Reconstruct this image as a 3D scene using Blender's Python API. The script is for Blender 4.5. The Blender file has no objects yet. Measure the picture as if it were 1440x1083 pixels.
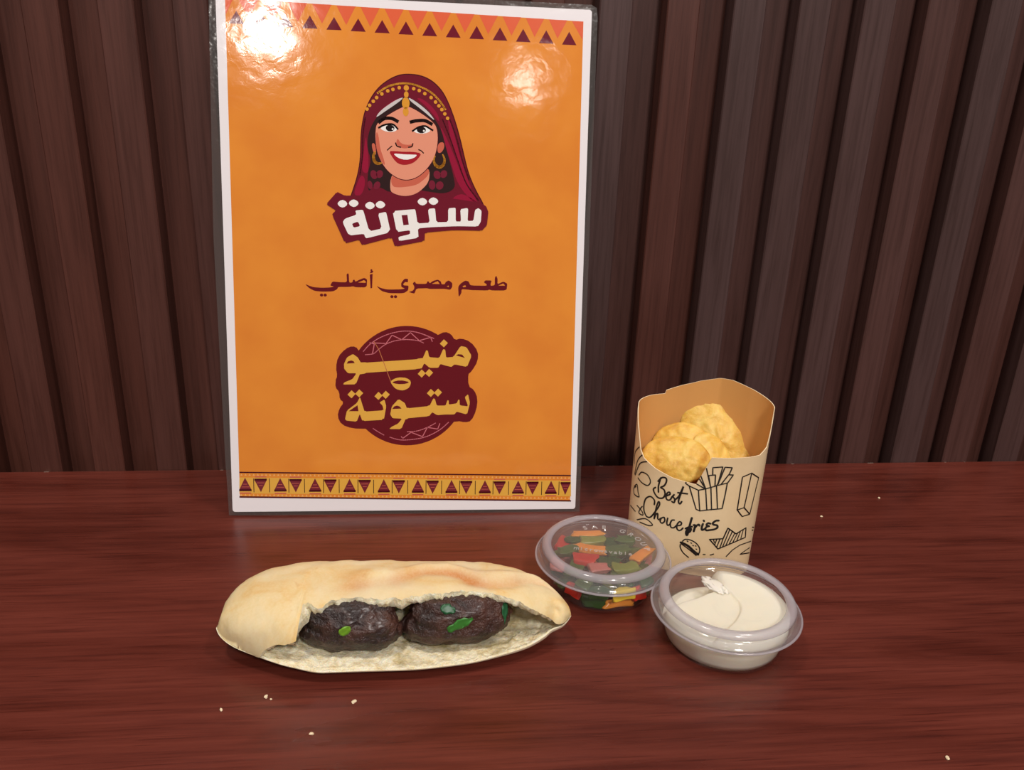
import bpy, bmesh, math, random
import numpy as np
from mathutils import Vector, Matrix, noise
from mathutils.bvhtree import BVHTree
from mathutils.geometry import tessellate_polygon

S = bpy.context.scene
COL = S.collection
random.seed(7)

# ------------------------------------------------------------------ camera
F_PX, PITCH, ROLL, YAW = 1170.03, 0.366406, 0.039103, 0.110603
CAM = Vector((0.0, -0.518755, 0.260884))
_f = Vector((math.sin(YAW)*math.cos(PITCH), math.cos(YAW)*math.cos(PITCH), -math.sin(PITCH)))
_r0 = Vector((math.cos(YAW), -math.sin(YAW), 0)); _u0 = _r0.cross(_f)
_r = _r0*math.cos(ROLL) + _u0*math.sin(ROLL)
_u = -_r0*math.sin(ROLL) + _u0*math.cos(ROLL)
cam = bpy.data.objects.new('camera', bpy.data.cameras.new('camera')); COL.objects.link(cam)
cam.matrix_world = Matrix(((_r.x, _u.x, -_f.x, CAM.x), (_r.y, _u.y, -_f.y, CAM.y),
                           (_r.z, _u.z, -_f.z, CAM.z), (0, 0, 0, 1)))
cam.data.sensor_width = 36; cam.data.lens = F_PX*36/1440; cam.data.clip_start = 0.01
S.camera = cam

# ------------------------------------------------------------------ light
W = bpy.data.worlds.new('room_light'); S.world = W; W.use_nodes = True
W.node_tree.nodes['Background'].inputs[0].default_value = (1.0, 0.94, 0.90, 1)
W.node_tree.nodes['Background'].inputs[1].default_value = 0.13

def lamp(name, loc, target, size, power, color):
    L = bpy.data.lights.new(name, 'AREA'); L.shape = 'DISK'; L.size = size; L.energy = power; L.color = color
    o = bpy.data.objects.new(name, L); COL.objects.link(o); o.location = loc
    o.rotation_euler = (Vector(target)-Vector(loc)).to_track_quat('-Z', 'Y').to_euler()
    return o
WARM = (1.0, 0.93, 0.86)
lamp('ceiling_downlight', (-0.36, -0.36, 1.50), (0.0, -0.12, 0), 0.20, 9, WARM)
lamp('ceiling_downlight', (0.62, -0.42, 1.50), (0.2, -0.05, 0.1), 0.20, 6.5, (1.0, 0.93, 0.90))
lamp('ceiling_downlight', (0.40, -1.90, 1.60), (0.05, -0.1, 0.1), 0.30, 30, (1.0, 0.95, 0.91))
lamp('ceiling_downlight', (-0.84, -3.64, 2.0), (0, 0, 0.15), 0.17, 11, WARM)
lamp('ceiling_downlight', (0.49, -4.13, 2.0), (0, 0, 0.15), 0.16, 1.8, WARM)

S.view_settings.view_transform = 'Standard'; S.view_settings.look = 'None'
S.view_settings.gamma = 1.0; S.view_settings.use_curve_mapping = False
S.view_settings.exposure = -0.10

# ------------------------------------------------------------------ helpers
def lin(c):
    return tuple(((v/255)/12.92 if v/255 <= 0.04045 else ((v/255+0.055)/1.055)**2.4) for v in c) + (1,)

def ray(x, y):
    return (_f*F_PX + _r*(x-720) - _u*(y-541.5)).normalized()
def at_z(x, y, z):
    d = ray(x, y); return CAM + d*((z-CAM.z)/d.z)
def at_y(x, y, Y):
    d = ray(x, y); return CAM + d*((Y-CAM.y)/d.y)

def mesh_obj(name, verts, faces, mats, parent=None, smooth=True, midx=None):
    me = bpy.data.meshes.new(name); me.from_pydata([tuple(v) for v in verts], [], faces)
    if not isinstance(mats, (list, tuple)): mats = [mats]
    for m in mats: me.materials.append(m)
    if midx is not None: me.polygons.foreach_set('material_index', midx)
    me.polygons.foreach_set('use_smooth', [smooth]*len(me.polygons))
    me.update()
    o = bpy.data.objects.new(name, me); COL.objects.link(o)
    if parent: o.parent = parent
    return o
def fix_normals(o):
    bm = bmesh.new(); bm.from_mesh(o.data); bmesh.ops.recalc_face_normals(bm, faces=bm.faces); bm.to_mesh(o.data); bm.free()
    return o
def thing(name, label, cat, loc=(0, 0, 0), group=None):
    o = bpy.data.objects.new(name, None); o.empty_display_size = 0.02; COL.objects.link(o); o.location = loc
    return tag(o, label, cat, group)
def tag(o, label, cat, group=None, kind=None):
    o['label'] = label; o['category'] = cat
    if group: o['group'] = group
    if kind: o['kind'] = kind
    return o
def struct(o): o['kind'] = 'structure'; return o
def set_color(o, name, vals):
    a = o.data.attributes.new(name, 'FLOAT', 'POINT'); a.data.foreach_set('value', [float(v) for v in vals])

class NT:
    """tiny node builder"""
    def __init__(s, name):
        s.m = bpy.data.materials.new(name); s.m.use_nodes = True; s.t = s.m.node_tree
        s.b = s.t.nodes['Principled BSDF']; s.out = s.t.nodes['Material Output']
    def n(s, typ, **kw):
        nd = s.t.nodes.new(typ)
        for k, v in kw.items():
            if k in ('operation', 'blend_type', 'data_type', 'attribute_name', 'noise_dimensions', 'feature', 'interpolation_type', 'wave_type', 'bands_direction'): setattr(nd, k, v)
            else: nd.inputs[k].default_value = v
        return nd
    def l(s, a, b): s.t.links.new(a, b)
    def coord(s, scale=(1, 1, 1)):
        c = s.n('ShaderNodeTexCoord'); mp = s.n('ShaderNodeMapping'); mp.inputs['Scale'].default_value = scale
        s.l(c.outputs['Object'], mp.inputs['Vector']); return mp.outputs['Vector']
    def noise(s, vec, scale, detail=4, rough=0.55, dist=0):
        nd = s.n('ShaderNodeTexNoise'); nd.inputs['Scale'].default_value = scale; nd.inputs['Detail'].default_value = detail
        nd.inputs['Roughness'].default_value = rough; nd.inputs['Distortion'].default_value = dist
        s.l(vec, nd.inputs['Vector']); return nd.outputs['Fac']
    def ramp(s, fac, stops):
        r = s.n('ShaderNodeValToRGB'); e = r.color_ramp.elements
        while len(e) < len(stops): e.new(0.5)
        for i, (p, c) in enumerate(stops):
            e[i].position = p; e[i].color = c if len(c) == 4 else lin(c)
        s.l(fac, r.inputs['Fac']); return r.outputs['Color']
    def mix(s, fac, a, b, mode='MIX'):
        m = s.n('ShaderNodeMix', data_type='RGBA', blend_type=mode)
        for sock, v in ((m.inputs[0], fac), (m.inputs[6], a), (m.inputs[7], b)):
            if isinstance(v, (int, float)): sock.default_value = v
            elif isinstance(v, tuple): sock.default_value = v if len(v) == 4 else lin(v)
            else: s.l(v, sock)
        return m.outputs[2]
    def math(s, op, a, b=0.0):
        m = s.n('ShaderNodeMath', operation=op)
        for i, v in ((0, a), (1, b)):
            if isinstance(v, (int, float)): m.inputs[i].default_value = v
            else: s.l(v, m.inputs[i])
        return m.outputs[0]
    def attr(s, name):
        a = s.n('ShaderNodeAttribute', attribute_name=name); return a.outputs['Fac']
    def bump(s, h, strength, dist=0.001):
        b = s.n('ShaderNodeBump'); b.inputs['Strength'].default_value = strength; b.inputs['Distance'].default_value = dist
        s.l(h, b.inputs['Height']); return b.outputs['Normal']
    def set(s, **kw):
        names = dict(color='Base Color', rough='Roughness', spec='Specular IOR Level', normal='Normal', coat='Coat Weight', coat_rough='Coat Roughness',
                     coat_normal='Coat Normal', sss='Subsurface Weight', sss_r='Subsurface Radius', sss_s='Subsurface Scale', alpha='Alpha', trans='Transmission Weight', ior='IOR', sheen='Sheen Weight')
        for k, v in kw.items():
            sk = s.b.inputs[names[k]]
            if isinstance(v, (int, float)): sk.default_value = v
            elif isinstance(v, tuple): sk.default_value = v if (len(v) == 4 or k == 'sss_r') else lin(v)
            else: s.l(v, sk)
        return s.m

def plain(name, color, rough=0.5, **kw):
    m = NT(name); return m.set(color=color, rough=rough, **kw)

# ------------------------------------------------------------------ materials
def wall_mat():
    m = NT('walnut_panel')
    v = m.coord((60, 60, 2.2)); fine = m.noise(v, 6.0, 5, 0.65, 0.3)
    v2 = m.coord((14, 14, 1.4)); broad = m.noise(v2, 3.0, 3, 0.5, 0.8)
    tone = m.attr('tone')
    base = m.mix(tone, (98, 56, 46), (88, 66, 64))
    g1 = m.ramp(fine, [(0.30, (200, 194, 190)), (0.52, (238, 238, 238)), (0.75, (255, 255, 255))])
    g2 = m.ramp(broad, [(0.3, (222, 214, 210)), (0.7, (255, 255, 255))])
    c = m.mix(1.0, base, g1, 'MULTIPLY'); c = m.mix(1.0, c, g2, 'MULTIPLY')
    return m.set(color=c, rough=0.42, spec=0.4, normal=m.bump(fine, 0.25, 0.0005))
def table_mat():
    m = NT('mahogany_tabletop')
    c0 = m.n('ShaderNodeTexCoord'); sx = m.n('ShaderNodeSeparateXYZ'); m.l(c0.outputs['Object'], sx.inputs[0])
    v = m.coord((2.6, 62, 20)); fine = m.noise(v, 5.5, 6, 0.62, 0.35)
    v3 = m.coord((7, 300, 50)); pores = m.noise(v3, 3.0, 3, 0.6, 0.1)
    v2 = m.coord((1.6, 9, 6)); broad = m.noise(v2, 2.6, 4, 0.55, 1.6)
    base = m.ramp(fine, [(0.28, (84, 36, 29)), (0.46, (103, 46, 36)), (0.60, (111, 51, 40)), (0.80, (118, 57, 45))])
    g2 = m.ramp(broad, [(0.32, (200, 188, 184)), (0.5, (238, 234, 232)), (0.7, (255, 255, 255))])
    g3 = m.ramp(pores, [(0.30, (205, 192, 188)), (0.42, (255, 255, 255))])
    c = m.mix(1.0, base, g2, 'MULTIPLY'); c = m.mix(1.0, c, g3, 'MULTIPLY')
    # pale chips worn into the laminate along the rear edge
    wear = m.noise(m.coord((70, 1, 1)), 1.0, 2, 0.6)
    near = m.math('GREATER_THAN', sx.outputs['Y'], -0.0016)
    chip = m.math('MULTIPLY', near, m.math('GREATER_THAN', wear, 0.62))
    c = m.mix(near, c, (104, 52, 42)); c = m.mix(chip, c, (205, 185, 170))
    rr = m.ramp(broad, [(0.3, (0.25, 0.25, 0.25, 1)), (0.7, (0.33, 0.33, 0.33, 1))])
    return m.set(color=c, rough=rr, spec=0.45, normal=m.bump(fine, 0.12, 0.0004))

def film_bump(m):
    v = m.coord((1, 1, 1))
    a = m.noise(v, 34, 2, 0.5, 0.4); b = m.noise(v, 150, 3, 0.55, 0.6)
    h = m.math('ADD', m.math('MULTIPLY', a, 1.0), m.math('MULTIPLY', b, 0.16))
    return m.bump(h, 0.27, 0.0010)
def print_mat(name, color, var=None):
    m = NT(name)
    c = color
    if var:
        nz = m.noise(m.coord((1, 1, 1)), 26, 3, 0.5)
        c = m.mix(m.ramp(nz, [(0.35, (0, 0, 0, 1)), (0.65, (1, 1, 1, 1))]), color, var)
    return m.set(color=c, rough=0.7, spec=0.0, coat=1.0, coat_rough=0.085, coat_normal=film_bump(m))

def clear_mat(name, tint, haze, haze_col, rough=0.06):
    """thin clear plastic: light passes through, a Fresnel gloss, a little milky haze"""
    m = NT(name); t = m.t
    t.nodes.remove(m.b)
    tr = m.n('ShaderNodeBsdfTransparent'); tr.inputs['Color'].default_value = tint
    df = m.n('ShaderNodeBsdfDiffuse'); df.inputs['Color'].default_value = lin(haze_col)
    tl = m.n('ShaderNodeBsdfTranslucent'); tl.inputs['Color'].default_value = lin(haze_col)
    gl = m.n('ShaderNodeBsdfGlossy'); gl.inputs['Roughness'].default_value = rough
    fr = m.n('ShaderNodeFresnel'); fr.inputs['IOR'].default_value = 1.5
    nb = m.bump(m.noise(m.coord(), 160, 2), 0.25, 0.0006)
    m.l(nb, gl.inputs['Normal'])
    a = m.n('ShaderNodeMixShader'); a.inputs[0].default_value = 0.45; m.l(df.outputs[0], a.inputs[1]); m.l(tl.outputs[0], a.inputs[2])
    b = m.n('ShaderNodeMixShader'); b.inputs[0].default_value = haze; m.l(tr.outputs[0], b.inputs[1]); m.l(a.outputs[0], b.inputs[2])
    c = m.n('ShaderNodeMixShader'); geo = m.n('ShaderNodeNewGeometry'); front = m.math('SUBTRACT', 1.0, geo.outputs['Backfacing']); m.l(m.math('MULTIPLY', front, fr.outputs[0]), c.inputs[0]); m.l(b.outputs[0], c.inputs[1]); m.l(gl.outputs[0], c.inputs[2])
    m.l(c.outputs[0], m.out.inputs['Surface'])
    return m.m

# ================================================================== SETTING
PITCH_S, OFF_S, FW_S, DEP_S = 0.0398485, -0.1993291, 0.0195096, 0.0155
tones = {-3: .1, -2: .0, -1: .15, 0: .05, 1: .2, 2: .35, 3: .5, 4: .3, 5: .4, 6: .3, 7: .1, 8: .95, 9: .15, 10: 1.0, 11: .95, 12: .9, 13: .6, 14: 1.0, 15: .55, 16: .9, 17: .7}
def build_wall():
    verts, faces, tone = [], [], []
    z0, z1 = -0.72, 1.05; ch = 0.0007
    prof = []
    for n in range(-9, 24):
        xr = OFF_S + n*PITCH_S; xl = xr - FW_S; t = tones.get(n, 0.5)
        prof += [(xl, DEP_S, t), (xl, ch, t), (xl+ch, 0, t), (xr-ch, 0, t), (xr, ch, t), (xr, DEP_S, t*0.5), (OFF_S+(n+1)*PITCH_S-FW_S, DEP_S, t*0.5)]
    for x, y, t in prof:
        for z in (z0, z1): verts.append((x, y, z)); tone.append(t)
    for i in range(len(prof)-1): faces.append((2*i, 2*i+2, 2*i+3, 2*i+1))
    # back of the panelling
    k = len(verts); xa, xb = prof[0][0], prof[-1][0]
    verts += [(xa, 0.03, z0), (xb, 0.03, z0), (xb, 0.03, z1), (xa, 0.03, z1)]; tone += [0]*4
    faces += [(k, k+3, k+2, k+1), (0, 1, k+3, k), (len(prof)*2-2, k+1, k+2, len(prof)*2-1)]
    # top and bottom caps follow the fluted profile
    for i in range(len(prof)-1):
        for j in (0, 1):
            p, q = 2*i+j, 2*i+2+j; a = len(verts)
            verts += [(prof[i][0], 0.03, (z0, z1)[j]), (prof[i+1][0], 0.03, (z0, z1)[j])]; tone += [0]*2
            if prof[i+1][0]-prof[i][0] > 1e-6: faces.append((p, a, a+1, q))
    o = mesh_obj('wall_back', verts, faces, wall_mat(), smooth=False); set_color(o, 'tone', tone)
    o['label'] = 'fluted dark walnut panelling behind the table'
    return struct(o)
build_wall()

def box_verts(x0, x1, y0, y1, z0, z1):
    v = [(x0, y0, z0), (x1, y0, z0), (x1, y1, z0), (x0, y1, z0), (x0, y0, z1), (x1, y0, z1), (x1, y1, z1), (x0, y1, z1)]
    return v, [(0, 3, 2, 1), (4, 5, 6, 7), (0, 1, 5, 4), (1, 2, 6, 5), (2, 3, 7, 6), (3, 0, 4, 7)]
v, f = box_verts(-0.55, 0.72, -0.66, -0.0002, -0.035, 0)
table = mesh_obj('table', v, f, table_mat(), smooth=False)
bv = table.modifiers.new('edge', 'BEVEL'); bv.width = 0.0012; bv.segments = 2
tag(table, 'reddish brown wooden table top against the fluted wall, under all the food', 'table')
v, f = [], []
for x in (-0.51, 0.68):
    for y in (-0.62, -0.04):
        a, b = box_verts(x-0.025, x+0.025, y-0.025, y+0.025, -0.72, -0.035)
        mesh_obj('leg', a, b, table.data.materials[0], table, smooth=False)
v, f = box_verts(-1.2, 1.4, -1.6, 0.03, -0.74, -0.72)
struct(mesh_obj('floor', v, f, plain('floor_tile', (120, 105, 92), 0.5), smooth=False))

# ================================================================== MENU SIGN
P0 = Vector((-0.1164275, -0.0630090, 0.0))
EX = Vector((0.99995297, -0.00921614, -0.00302122)); EY = Vector((0.00486928, 0.20764794, 0.97819151)); EN = EX.cross(EY).normalized()
sign = thing('menu_sign', 'tall orange laminated menu cover with a smiling woman, leaning on the slatted wall', 'sign')
sign.matrix_world = Matrix(((EX.x, EY.x, EN.x, P0.x), (EX.y, EY.y, EN.y, P0.y), (EX.z, EY.z, EN.z, P0.z), (0, 0, 0, 1)))
def st(x, y):
    """photo pixel -> sign plane (metres along the sign's own axes)"""
    d = ray(x, y); p = CAM + d*((P0-CAM).dot(EN)/d.dot(EN)) - P0
    return (p.dot(EX), p.dot(EY))
def crop(x0, y0, sc):
    return lambda x, y: st(x0 + x/sc, y0 + y/sc)
def smooth_loop(p, it=2):
    for _ in range(it):
        q = []
        for i in range(len(p)):
            a, b = p[i], p[(i+1) % len(p)]
            q += [(a[0]*.75+b[0]*.25, a[1]*.75+b[1]*.25), (a[0]*.25+b[0]*.75, a[1]*.25+b[1]*.75)]
        p = q
    return p
def soft(p, r=0.25, it=1):
    """round corners only slightly"""
    for _ in range(it):
        q = []
        for i in range(len(p)):
            a, b, c = p[i-1], p[i], p[(i+1) % len(p)]
            q += [(b[0]+(a[0]-b[0])*r, b[1]+(a[1]-b[1])*r), (b[0]*.86+(a[0]+c[0])*.07, b[1]*.86+(a[1]+c[1])*.07), (b[0]+(c[0]-b[0])*r, b[1]+(c[1]-b[1])*r)]
        p = q
    return p
class Flat:
    """printed shapes in the plane of the sign, one mesh, several inks"""
    def __init__(s): s.v, s.f, s.m, s.mats = [], [], [], []
    def mi(s, mat):
        if mat not in s.mats: s.mats.append(mat)
        return s.mats.index(mat)
    def poly(s, outer, mat, z, holes=()):
        loops = [[Vector((p[0], p[1], 0)) for p in l] for l in [outer, *holes]]
        flat = [p for l in loops for p in l]; k = len(s.v)
        s.v += [(p.x, p.y, z) for p in flat]; i = s.mi(mat)
        for t in tessellate_polygon(loops):
            a, b, c = [flat[j] for j in t]
            ar = (b-a).cross(c-a).z
            if abs(ar) < 1e-14: continue
            t = tuple(k+j for j in t)
            s.f.append(t if ar > 0 else t[::-1]); s.m.append(i)
    def stroke(s, pts, w, mat, z, closed=False):
        n = len(pts); i = s.mi(mat)
        for a in range(n if closed else n-1):
            p, q = Vector(pts[a]), Vector(pts[(a+1) % n]); d = q-p
            if d.length < 1e-7: continue
            d.normalize(); nn = Vector((-d.y, d.x))*w/2; d *= w*0.3; k = len(s.v)
            s.v += [(*(p-d-nn), z), (*(q+d-nn), z), (*(q+d+nn), z), (*(p-d+nn), z)]
            s.f.append((k, k+1, k+2, k+3)); s.m.append(i)
    def ell(s, c, rx, ry, mat, z, rot=0, n=20):
        s.poly([(c[0]+rx*math.cos(t)*math.cos(rot)-ry*math.sin(t)*math.sin(rot), c[1]+rx*math.cos(t)*math.sin(rot)+ry*math.sin(t)*math.cos(rot)) for t in [2*math.pi*i/n for i in range(n)]], mat, z)
    def build(s, name, parent): return mesh_obj(name, s.v, s.f, s.mats, parent, smooth=False, midx=s.m)
def catmull(pts, n=6):
    out = []
    for i in range(len(pts)-1):
        p0 = pts[max(i-1, 0)]; p1, p2 = pts[i], pts[i+1]; p3 = pts[min(i+2, len(pts)-1)]
        for k in range(n):
            t = k/n
            out.append(tuple(0.5*(2*b+(c-a)*t+(2*a-5*b+4*c-d)*t*t+(3*b-a-3*c+d)*t**3) for a, b, c, d in zip(p0, p1, p2, p3)))
    return out + [tuple(pts[-1])]

PX = 0.000418     # one photo pixel on the sign, in metres
INK_W = print_mat('sheet_white', (240, 234, 236))
INK_O = print_mat('ink_orange', (232, 144, 54), (224, 133, 50))
INK_M = print_mat('ink_maroon', (112, 24, 42)); INK_MD = print_mat('ink_dark_maroon', (74, 14, 26)); INK_M2 = print_mat('ink_emblem_maroon', (104, 20, 30))
INK_R = print_mat('ink_crimson', (150, 24, 56)); INK_CO = print_mat('ink_coral', (226, 100, 66)); INK_G = print_mat('ink_gold', (222, 152, 52))
INK_Y = print_mat('ink_yellow', (228, 172, 72)); INK_SK = print_mat('ink_skin', (230, 150, 122)); INK_SS = print_mat('ink_skin_shade', (204, 102, 80))
INK_H = print_mat('ink_hair', (50, 30, 30)); INK_K = print_mat('ink_black', (32, 20, 20)); INK_P = print_mat('ink_pink', (206, 112, 122))
INK_L = print_mat('ink_white', (244, 240, 236)); INK_LP = print_mat('ink_lip', (168, 32, 42)); INK_BR = print_mat('ink_braid', (120, 32, 52))
INK_PG = print_mat('ink_light_grey', (206, 198, 196))

# --- sheet of paper inside the pouch
m_ = 0.0025; Wd, Hd = 0.210, 0.297
def round_rect(x0, y0, x1, y1, r, n=6):
    p = []
    for cx, cy, a in ((x1-r, y0+r, -90), (x1-r, y1-r, 0), (x0+r, y1-r, 90), (x0+r, y0+r, 180)):
        for i in range(n+1):
            t = math.radians(a+90*i/n); p.append((cx+r*math.cos(t), cy+r*math.sin(t)))
    return p
def slab(name, outer, z0, z1, mat, parent, hole=None):
    s = Flat(); hs = [hole] if hole else []
    s.poly(outer, mat, z1, hs)
    k = len(s.v); s2 = Flat(); s2.poly(outer, mat, z0, hs)
    s.v += s2.v; s.f += [tuple(k+j for j in t[::-1]) for t in s2.f]; s.m += s2.m
    a = 0
    for loop in [outer]+hs:
        n = len(loop)
        for i in range(n):
            q = (a+i, a+(i+1) % n); s.f.append((k+q[0], k+q[1], q[1], q[0])); s.m.append(0)
        a += n
    return fix_normals(s.build(name, parent))
sheet = slab('sheet', round_rect(0, m_, Wd, m_+Hd, 0.0016), -0.0002, 0.0001, INK_W, sign)
POUCH = clear_mat('clear_film', (0.88, 0.87, 0.86, 1), 0.14, (176, 168, 164), 0.10)
po = [st(293, -22), st(300, 330), st(317, 650), st(320, 690), (-0.0022, 0.0004), (0.03, 0.0), (0.18, 0.0), (Wd+0.0028, 0.0), st(829, 330), (Wd+0.0034, m_+Hd-0.004), (Wd+0.0026, m_+Hd+0.0012), (Wd-0.0005, m_+Hd+0.0027), (0.1, m_+Hd+0.0027)]
po[0] = (po[0][0], m_+Hd+0.0027)
slab('laminate_border', po, -0.00015, 0.00012, POUCH, sign, round_rect(0.0001, m_+0.0001, Wd-0.0001, m_+Hd-0.0001, 0.0016))['label'] = 'clear plastic laminate margin around the printed sheet'

# --- orange printed field
bl, br, tr = st(337.5, 700), st(801.7, 704.8), st(820.4, 30.4); tl = (st(316.8, 0)[0]-0.0001, st(377, 0)[1])
fl = Flat(); fl.poly([bl, br, tr, tl], INK_O, 0.00014); fl.build('orange_print', sign)
def lerp(a, b, t): return (a[0]+(b[0]-a[0])*t, a[1]+(b[1]-a[1])*t)
Z1, Z2, Z3, Z4, Z5, Z6 = [0.00014+0.00003*i for i in range(1, 7)]
# --- top zigzag border
zb = Flat(); ca = crop(280, 0, 1440/580)
a0, a1 = ca(130, 38), ca(1292, 111); h0, h1 = ca(130, 83), ca(1292, 157)
for k in range(15):
    ap, bs = lerp(a0, a1, k/14), lerp(h0, h1, k/14); hw = 25/2.483*PX*1.0
    zb.poly([(bs[0]-hw, bs[1]), (bs[0]+hw, bs[1]), ap], INK_M, Z1)
pit = (a1[0]-a0[0])/14
for k in range(-1, 15):
    cx = a0[0]+pit*(k+0.5); top = tl[1]+(tr[1]-tl[1])*(cx-tl[0])/(tr[0]-tl[0]); hw = pit*0.40; dep = 0.0102
    if k == -1: zb.poly([(tl[0]+0.0001, top), (cx, top-dep), (cx+hw, top)] if cx > tl[0] else [(tl[0]+.0001, top), (tl[0]+.0001, top-dep*(1-(tl[0]-cx)/hw)), (cx+hw, top)], INK_CO, Z1)
    elif k == 14: zb.poly([(cx-hw, top), (tr[0]-0.0001, top-dep*min(1, (tr[0]-cx+hw)/hw)), (tr[0]-0.0001, top)], INK_CO, Z1)
    else: zb.poly([(cx-hw, top), (cx, top-dep), (cx+hw, top)], INK_CO, Z1)
zb.build('zigzag_border', sign)
# --- bottom patterned border
bb = Flat(); cb = crop(300, 620, 1440/540)
def bandline(y0, y1, w, mat, z):
    a, b = cb(98, y0), cb(1341, y1); bb.poly([(a[0], a[1]-w/2), (b[0], b[1]-w/2), (b[0], b[1]+w/2), (a[0], a[1]+w/2)], mat, z)
ya, yb = cb(98, 137), cb(1341, 149); yc, yd = cb(98, 197), cb(1341, 208)
bb.poly([yc, yd, yb, ya], INK_Y, Z1)
bandline(118, 130, 0.0008, INK_MD, Z2); bandline(210, 225, 0.0009, INK_MD, Z2)
ORL = print_mat('ink_orange_light', (238, 176, 104)); TRI = print_mat('ink_tri_maroon', (118, 40, 52))
for r0, r1 in ((127, 139), (203, 215)):
    a, b = cb(98, r0), cb(1341, r1)
    for k in range(84):
        c = lerp(a, b, (k+0.5)/84); bb.poly([(c[0]-0.0007, c[1]-0.0006), (c[0]+0.0007, c[1]-0.0006), (c[0], c[1]+0.0008)], ORL, Z1)
def hat(c, up, w, h):
    s = 1 if up else -1
    y = c[1]
    bb.poly([(c[0]-w, y-s*h*0.34), (c[0]+w, y-s*h*0.34), (c[0], y+s*h*0.62)][::s], TRI, Z2)
    bb.poly([(c[0]-w*1.02, y-s*h*0.46), (c[0]+w*1.02, y-s*h*0.46), (c[0]+w*1.02, y-s*h*0.30), (c[0]-w*1.02, y-s*h*0.30)][::s], INK_MD, Z3)
    bb.poly([(c[0]-w*0.95, y-s*h*0.66), (c[0]+w*0.95, y-s*h*0.66), (c[0]+w*0.95, y-s*h*0.56), (c[0]-w*0.95, y-s*h*0.56)][::s], INK_SS, Z2)
    for q in (0.0, 0.22):
        ww = w*(0.62-q*1.3); yy = y+s*h*(-0.12+q)
        bb.poly([(c[0]-ww, yy-h*.02), (c[0]+ww, yy-h*.02), (c[0]+ww, yy+h*.02), (c[0]-ww, yy+h*.02)], INK_SS, Z3)
u0, u1 = cb(120, 167), cb(1266, 178); d0, d1 = cb(178, 163), cb(1320, 175); s0, s1 = cb(211, 167), cb(1231, 178)
for k in range(10):
    hat(lerp(u0, u1, k/9), True, 0.0036, 0.0078); 
    c = lerp(d0, d1, k/9); hat(c, False, 0.0036 if k < 9 else 0.0031, 0.0078)
    for c in ((lerp(s0, s1, k/8) if k < 9 else None), lerp(u0, u1, k/9)):
        if c is None: continue
        x = c[0] if c is not lerp and abs(c[0]-lerp(u0, u1, k/9)[0]) > 1e-6 else c[0]+(d0[0]-u0[0])*0.55
        bb.poly([(x-0.00022, c[1]-0.0043), (x+0.00022, c[1]-0.0043), (x+0.00022, c[1]+0.0043), (x-0.00022, c[1]+0.0043)], INK_H, Z2)
bb.build('patterned_border', sign)

# --- portrait emblem
A = crop(440, 80, 1083/280); C1 = crop(500, 90, 9.6); C2 = crop(480, 180, 1440/220)
def P(fn, pts): return [fn(x, y) for x, y in pts]
scarf = Flat()
so = [(510, 90), (585, 97), (650, 127), (705, 182), (740, 250), (770, 330), (800, 430), (825, 540), (850, 640), (890, 730), (930, 800), (945, 850), (700, 900), (300, 880), (190, 800), (212, 735), (240, 650), (256, 560), (258, 450), (262, 390), (274, 320), (290, 270), (320, 210), (360, 160), (410, 122), (460, 98)]
cen = (520, 480)
scarf.poly(smooth_loop(P(A, so)), INK_MD, Z1)
scarf.poly(smooth_loop(P(A, [(cen[0]+(x-cen[0])*0.978, cen[1]+(y-cen[1])*0.985) for x, y in so])), INK_M, Z2)
for pts in ([(690, 370), (722, 430), (770, 540), (815, 660), (905, 800), (870, 790), (790, 700), (748, 570), (712, 460)],
            [(730, 300), (762, 400), (800, 540), (838, 660), (870, 730), (832, 690), (780, 560), (742, 420)],
            [(288, 420), (276, 520), (262, 620), (300, 640), (304, 560), (296, 490)],
            [(262, 640), (236, 700), (222, 750), (255, 760), (280, 720), (285, 660)],
            [(750, 775), (800, 742), (850, 760), (915, 805), (850, 800), (790, 805)],
            [(360, 330), (420, 262), (480, 225), (440, 235), (380, 280), (345, 320)], [(560, 225), (610, 262), (660, 320), (690, 360), (680, 310), (640, 262), (590, 225)]):
    scarf.poly(smooth_loop(P(A, pts)), INK_R, Z3)
for pts in ([(705, 340), (745, 440), (790, 570), (835, 690), (900, 780)], [(740, 330), (778, 430), (812, 560), (850, 670)], [(285, 330), (272, 430), (270, 540), (256, 640)]):
    scarf.stroke(catmull(P(A, pts)), 0.0007, INK_MD, Z4)
pe = Flat
portrait = scarf.build('portrait_emblem', sign); portrait['label'] = 'printed woman in a maroon headscarf with gold beads'
hair = Flat()
hair.poly(smooth_loop(P(A, [(505, 212), (570, 245), (625, 290), (668, 345), (700, 400), (718, 470), (742, 560), (768, 660), (775, 715), (720, 745), (640, 735), (560, 720), (420, 740), (380, 715), (330, 700), (300, 740), (296, 640), (318, 560), (296, 500), (300, 420), (330, 350), (380, 290), (440, 240)])), INK_H, Z4)
for x, y, rx, ry, ro in ((300, 430, 30, 40, .35), (352, 425, 30, 36, -.5), (265, 525, 22, 38, .2), (328, 530, 28, 38, -.5), (882, 432, 32, 38, .35), (942, 425, 30, 36, -.5), (835, 525, 30, 42, .1), (905, 530, 34, 38, -.5)):
    c = C2(x, y); hair.ell(c, rx/6.545*PX, ry/6.545*PX, INK_BR, Z5, ro)
hair.build('hair', portrait)
face = Flat()
face.poly(smooth_loop(P(A, [(425, 640), (418, 725), (440, 745), (500, 760), (560, 747), (605, 712), (634, 672), (634, 600), (500, 560)])), INK_SK, Z5)
face.poly(smooth_loop(P(A, [(424, 640), (428, 705), (470, 712), (560, 700), (600, 672), (632, 640), (632, 600), (500, 640)])), INK_SS, Z5+0.00001)
ZF = Z5+0.00002
face.poly(smooth_loop(P(A, [(680, 470), (712, 462), (716, 495), (696, 525), (676, 520)])), INK_SS, ZF)
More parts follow.
